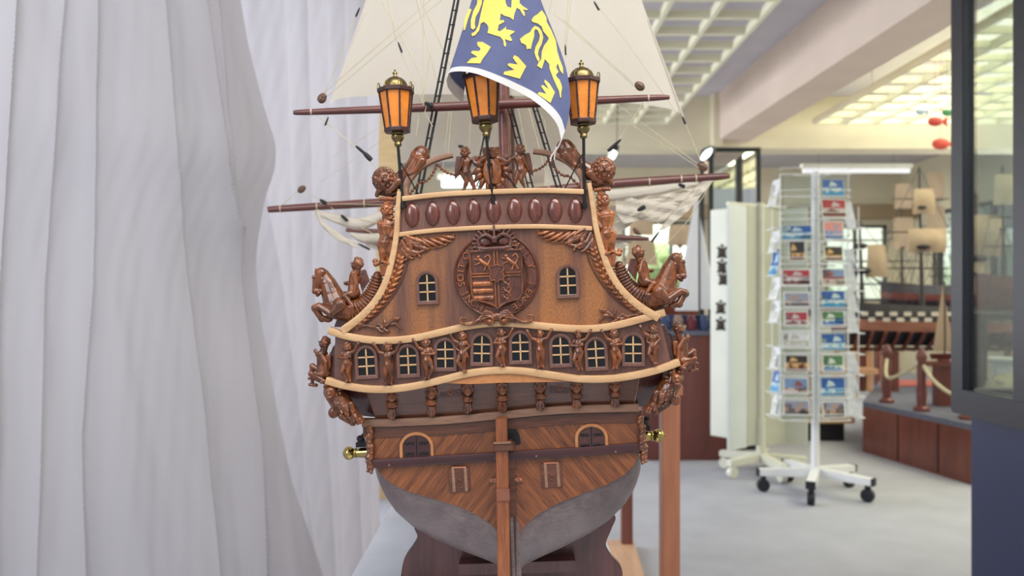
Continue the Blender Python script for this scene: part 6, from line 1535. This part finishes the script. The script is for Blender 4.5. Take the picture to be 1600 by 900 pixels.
# things seen through its glass
small_ship('ship_model', (3.26, 4.95, 1.0), 0.78, 0.20, 0.22, ((-0.28, 0.85), (0.02, 1.0), (0.3, 0.8)), 0.85, 'dark-rigged model ship on a high stand seen through the navy showcase glass', None, hullred, mk_sheet('pale_model_sail', (206, 192, 168), (222, 208, 186), 0.4, 12, 300),
   sails=((-0.28, 0.75, 0.2, 0.22, 0.04), (0.02, 0.85, 0.22, 0.24, 0.04), (0.3, 0.7, 0.18, 0.2, 0.04)))
world('model_stand', MB().box((2.84, 4.82, 0.94), (3.62, 5.08, 0.985)).box((2.86, 4.90, 0.35), (2.91, 4.98, 0.95)).box((3.40, 4.90, 0.35), (3.45, 4.98, 0.95)).box((3.14, 4.93, 0.98), (3.3, 4.97, 0.999)), darkm, None, 'dark two-legged stand under the ship seen through the showcase glass', 'stand', smooth=False)
mb = MB(); rn = random.Random(5); cc = Vector((2.93, 4.76, 0.50))
for i in range(40): a = rn.uniform(0, 6.28); z = rn.uniform(0, 1); q = math.sqrt(1-z*z); mb.ell(cc+Vector((0.10*q*math.cos(a), 0.09*q*math.sin(a), 0.11*z)), rn.uniform(0.015, 0.03), None, 8, 6)
mb.ell(cc+Vector((0, 0, 0.0)), (0.11, 0.10, 0.12)); mb.box(cc+Vector((-0.09, -0.08, -0.15)), cc+Vector((0.09, 0.08, 0.0)))
world('coral_head', mb, plain('dry_coral', (184, 176, 148), 0.9, 0, 0.2, 60), None, 'rounded beige coral head low behind the navy showcase glass', 'coral')
t = thing('round_stool', (3.2, 4.95, 0.35), 'small white-topped round stand beside the coral', 'stand')
part(t, 'top', MB().lathe([(0.10, 0), (0.11, 0.01), (0.11, 0.025), (0.09, 0.03)], (3.2, 5.22, 0.66), 20), white); part(t, 'column', MB().tube([(3.2, 5.22, 0.35), (3.2, 5.22, 0.66)], 0.06, 14), white)

# ceiling tube, hanging fish, far shop details
em = bpy.data.materials.new('fluorescent_tube_glow'); em.use_nodes = True; em.node_tree.nodes['Principled BSDF'].inputs['Emission Color'].default_value = (0.85, 0.9, 1, 1); em.node_tree.nodes['Principled BSDF'].inputs['Emission Strength'].default_value = 0.4
t = thing('tube_lamp', (3.55, 8.6, 2.34), 'long pale fluorescent tube lamp under the ceiling beyond the cross beam', 'lamp')
part(t, 'tube', MB().tube([(3.13, 8.6, 2.43), (4.27, 8.6, 2.43)], 0.026, 12), em, 'glowing tube'); part(t, 'housing', MB().box((3.11, 8.56, 2.455), (4.29, 8.64, 2.50)), ivory, smooth=False)
for x in (3.3, 4.1): part(t, 'hanging_wire', MB().tube([(x, 8.6, 2.50), (x, 8.6, 2.92)], 0.003, 5), M['alu'])
def fish(px, py, Y, col, lab, s_=0.03):
    c = at(px, py, Y); mb = MB().ell(c, (s_*1.6, s_*0.6, s_)).add([c+Vector((s_*1.2, -0.004, 0)), c+Vector((s_*2.6, -0.004, s_)), c+Vector((s_*2.6, -0.004, -s_)), c+Vector((s_*1.2, 0.004, 0)), c+Vector((s_*2.6, 0.004, s_)), c+Vector((s_*2.6, 0.004, -s_))], [(0, 1, 2), (3, 5, 4), (0, 3, 4, 1), (1, 4, 5, 2), (2, 5, 3, 0)])
    mb.tube([c+Vector((0, 0, s_)), Vector((c.x, c.y, 2.6))], 0.0012, 5); world('hanging_fish', mb, plain(lab.split()[0]+'_fish_paint', col, 0.5), None, lab, 'ornament', 'fish ornaments hung from the ceiling grid', origin=c)
fish(1461, 190, 5.15, (206, 70, 62), 'red fish ornament hanging higher by the navy post'); fish(1470, 225, 4.9, (222, 84, 70), 'coral fish ornament hanging lower by the navy post', 0.034); fish(1438, 175, 5.2, (170, 196, 224), 'pale blue fish ornament hanging left of the red one', 0.02); fish(1480, 176, 5.0, (70, 150, 96), 'green fish ornament beside the navy post', 0.022)
t = thing('wall_spotlight', at(1105, 240, 5.3), 'bright oval spotlight at the corner of the black framed showcase', 'lamp'); c = at(1104, 241, 5.3)
em2 = bpy.data.materials.new('spot_glow'); em2.use_nodes = True; em2.node_tree.nodes['Principled BSDF'].inputs['Emission Color'].default_value = (0.85, 1, 0.97, 1); em2.node_tree.nodes['Principled BSDF'].inputs['Emission Strength'].default_value = 2.2
Rr = Matrix.Rotation(0.75, 3, 'Y')
part(t, 'lens', MB().ell(c, (0.022, 0.03, 0.052), Rr), em2, 'glowing lens'); part(t, 'shade', MB().tube([c+Vector((0.01, 0.02, 0.0)), c+Vector((0.05, 0.06, 0.04))], [0.05, 0.03], 12), blackp)
part(t, 'stem', MB().tube([c+Vector((0.05, 0.06, 0.04)), Vector((1.40, 5.655, 2.13))], 0.010, 8), blackp)
t = thing('pendant_lamp', at(957, 240, 4.2), 'small bright lamp bulb hanging right of the right lantern', 'lamp'); c = at(957, 242, 4.2)
part(t, 'bulb', MB().ell(c, (0.020, 0.02, 0.034), Matrix.Rotation(0.5, 3, 'Y')), em2, 'glowing bulb'); part(t, 'socket', MB().tube([c+Vector((0.012, 0, 0.02)), c+Vector((0.024, 0, 0.05))], [0.018, 0.013], 10), blackp)
part(t, 'cord', MB().tube([c+Vector((0.024, 0, 0.05)), Vector((c.x+0.03, c.y, 2.6))], 0.002, 5), blackp)
t = thing('strip_lamp', (0.0, 6.6, 1.9), 'bright strip lamp glowing behind the crest of the stern', 'lamp')
c = at(735, 284, 6.2); part(t, 'tube', MB().tube([c-Vector((0.22, 0, 0)), c+Vector((0.24, 0, 0))], 0.045, 12), em2, 'glowing strip'); part(t, 'housing', MB().box(c+Vector((-0.26, 0.02, 0.03)), c+Vector((0.28, 0.10, 0.07))), ivory, smooth=False)
part(t, 'hanging_wire', MB().tube([c+Vector((0, 0.05, 0.07)), Vector((c.x, c.y+0.05, 2.92))], 0.004, 5), M['alu'])
# garden outside the far windows
leaf = plain('sunlit_leaves', (140, 160, 110), 0.9, 0, 0.25, 3)
world('ground', MB().box((-5, 11.7, -0.1), (9, 22, -0.02)), plain('garden_ground', (170, 180, 140), 0.95), kind='structure', smooth=False)
rn = random.Random(9)
for i, (x, y, r) in enumerate(((-2.4, 14.0, 0.9), (0.2, 14.4, 1.0), (2.6, 14.0, 0.85), (5.0, 14.6, 1.0), (7.4, 14.0, 0.95))):
    mb = MB(); 
    for k in range(90): a = rn.uniform(0, 6.28); z = rn.uniform(0, 1); q = math.sqrt(1-z*z)*rn.uniform(0.75, 1.05); mb.ell((x+r*q*math.cos(a), y+0.6*r*q*math.sin(a), 0.1+1.6*z*rn.uniform(0.8, 1.1)), rn.uniform(0.12, 0.22), None, 7, 5)
    for k in range(4): mb.tube([(x+0.1*k-0.15, y, -0.02), (x+0.25*(k-1.5), y, 1.0)], 0.03, 6)
    world('garden_bush', mb, leaf, None, 'sunlit green bush outside the far windows, %s from the left' % ordn[i].replace('topmost', 'first'), 'bush', 'bushes outside')
world('wall_added_reflector', MB().box((-5, 17.0, -0.02), (10, 17.2, 4.2)), plaster('white_reflector_wall', (236, 238, 228)), kind='structure', smooth=False)  # added white wall, makes the view through the far windows bright
area('sunlight_on_garden', (2, 12.6, 5.5), (2, 16.5, 1.2), 8, 3, 1500, (1, 0.98, 0.9))
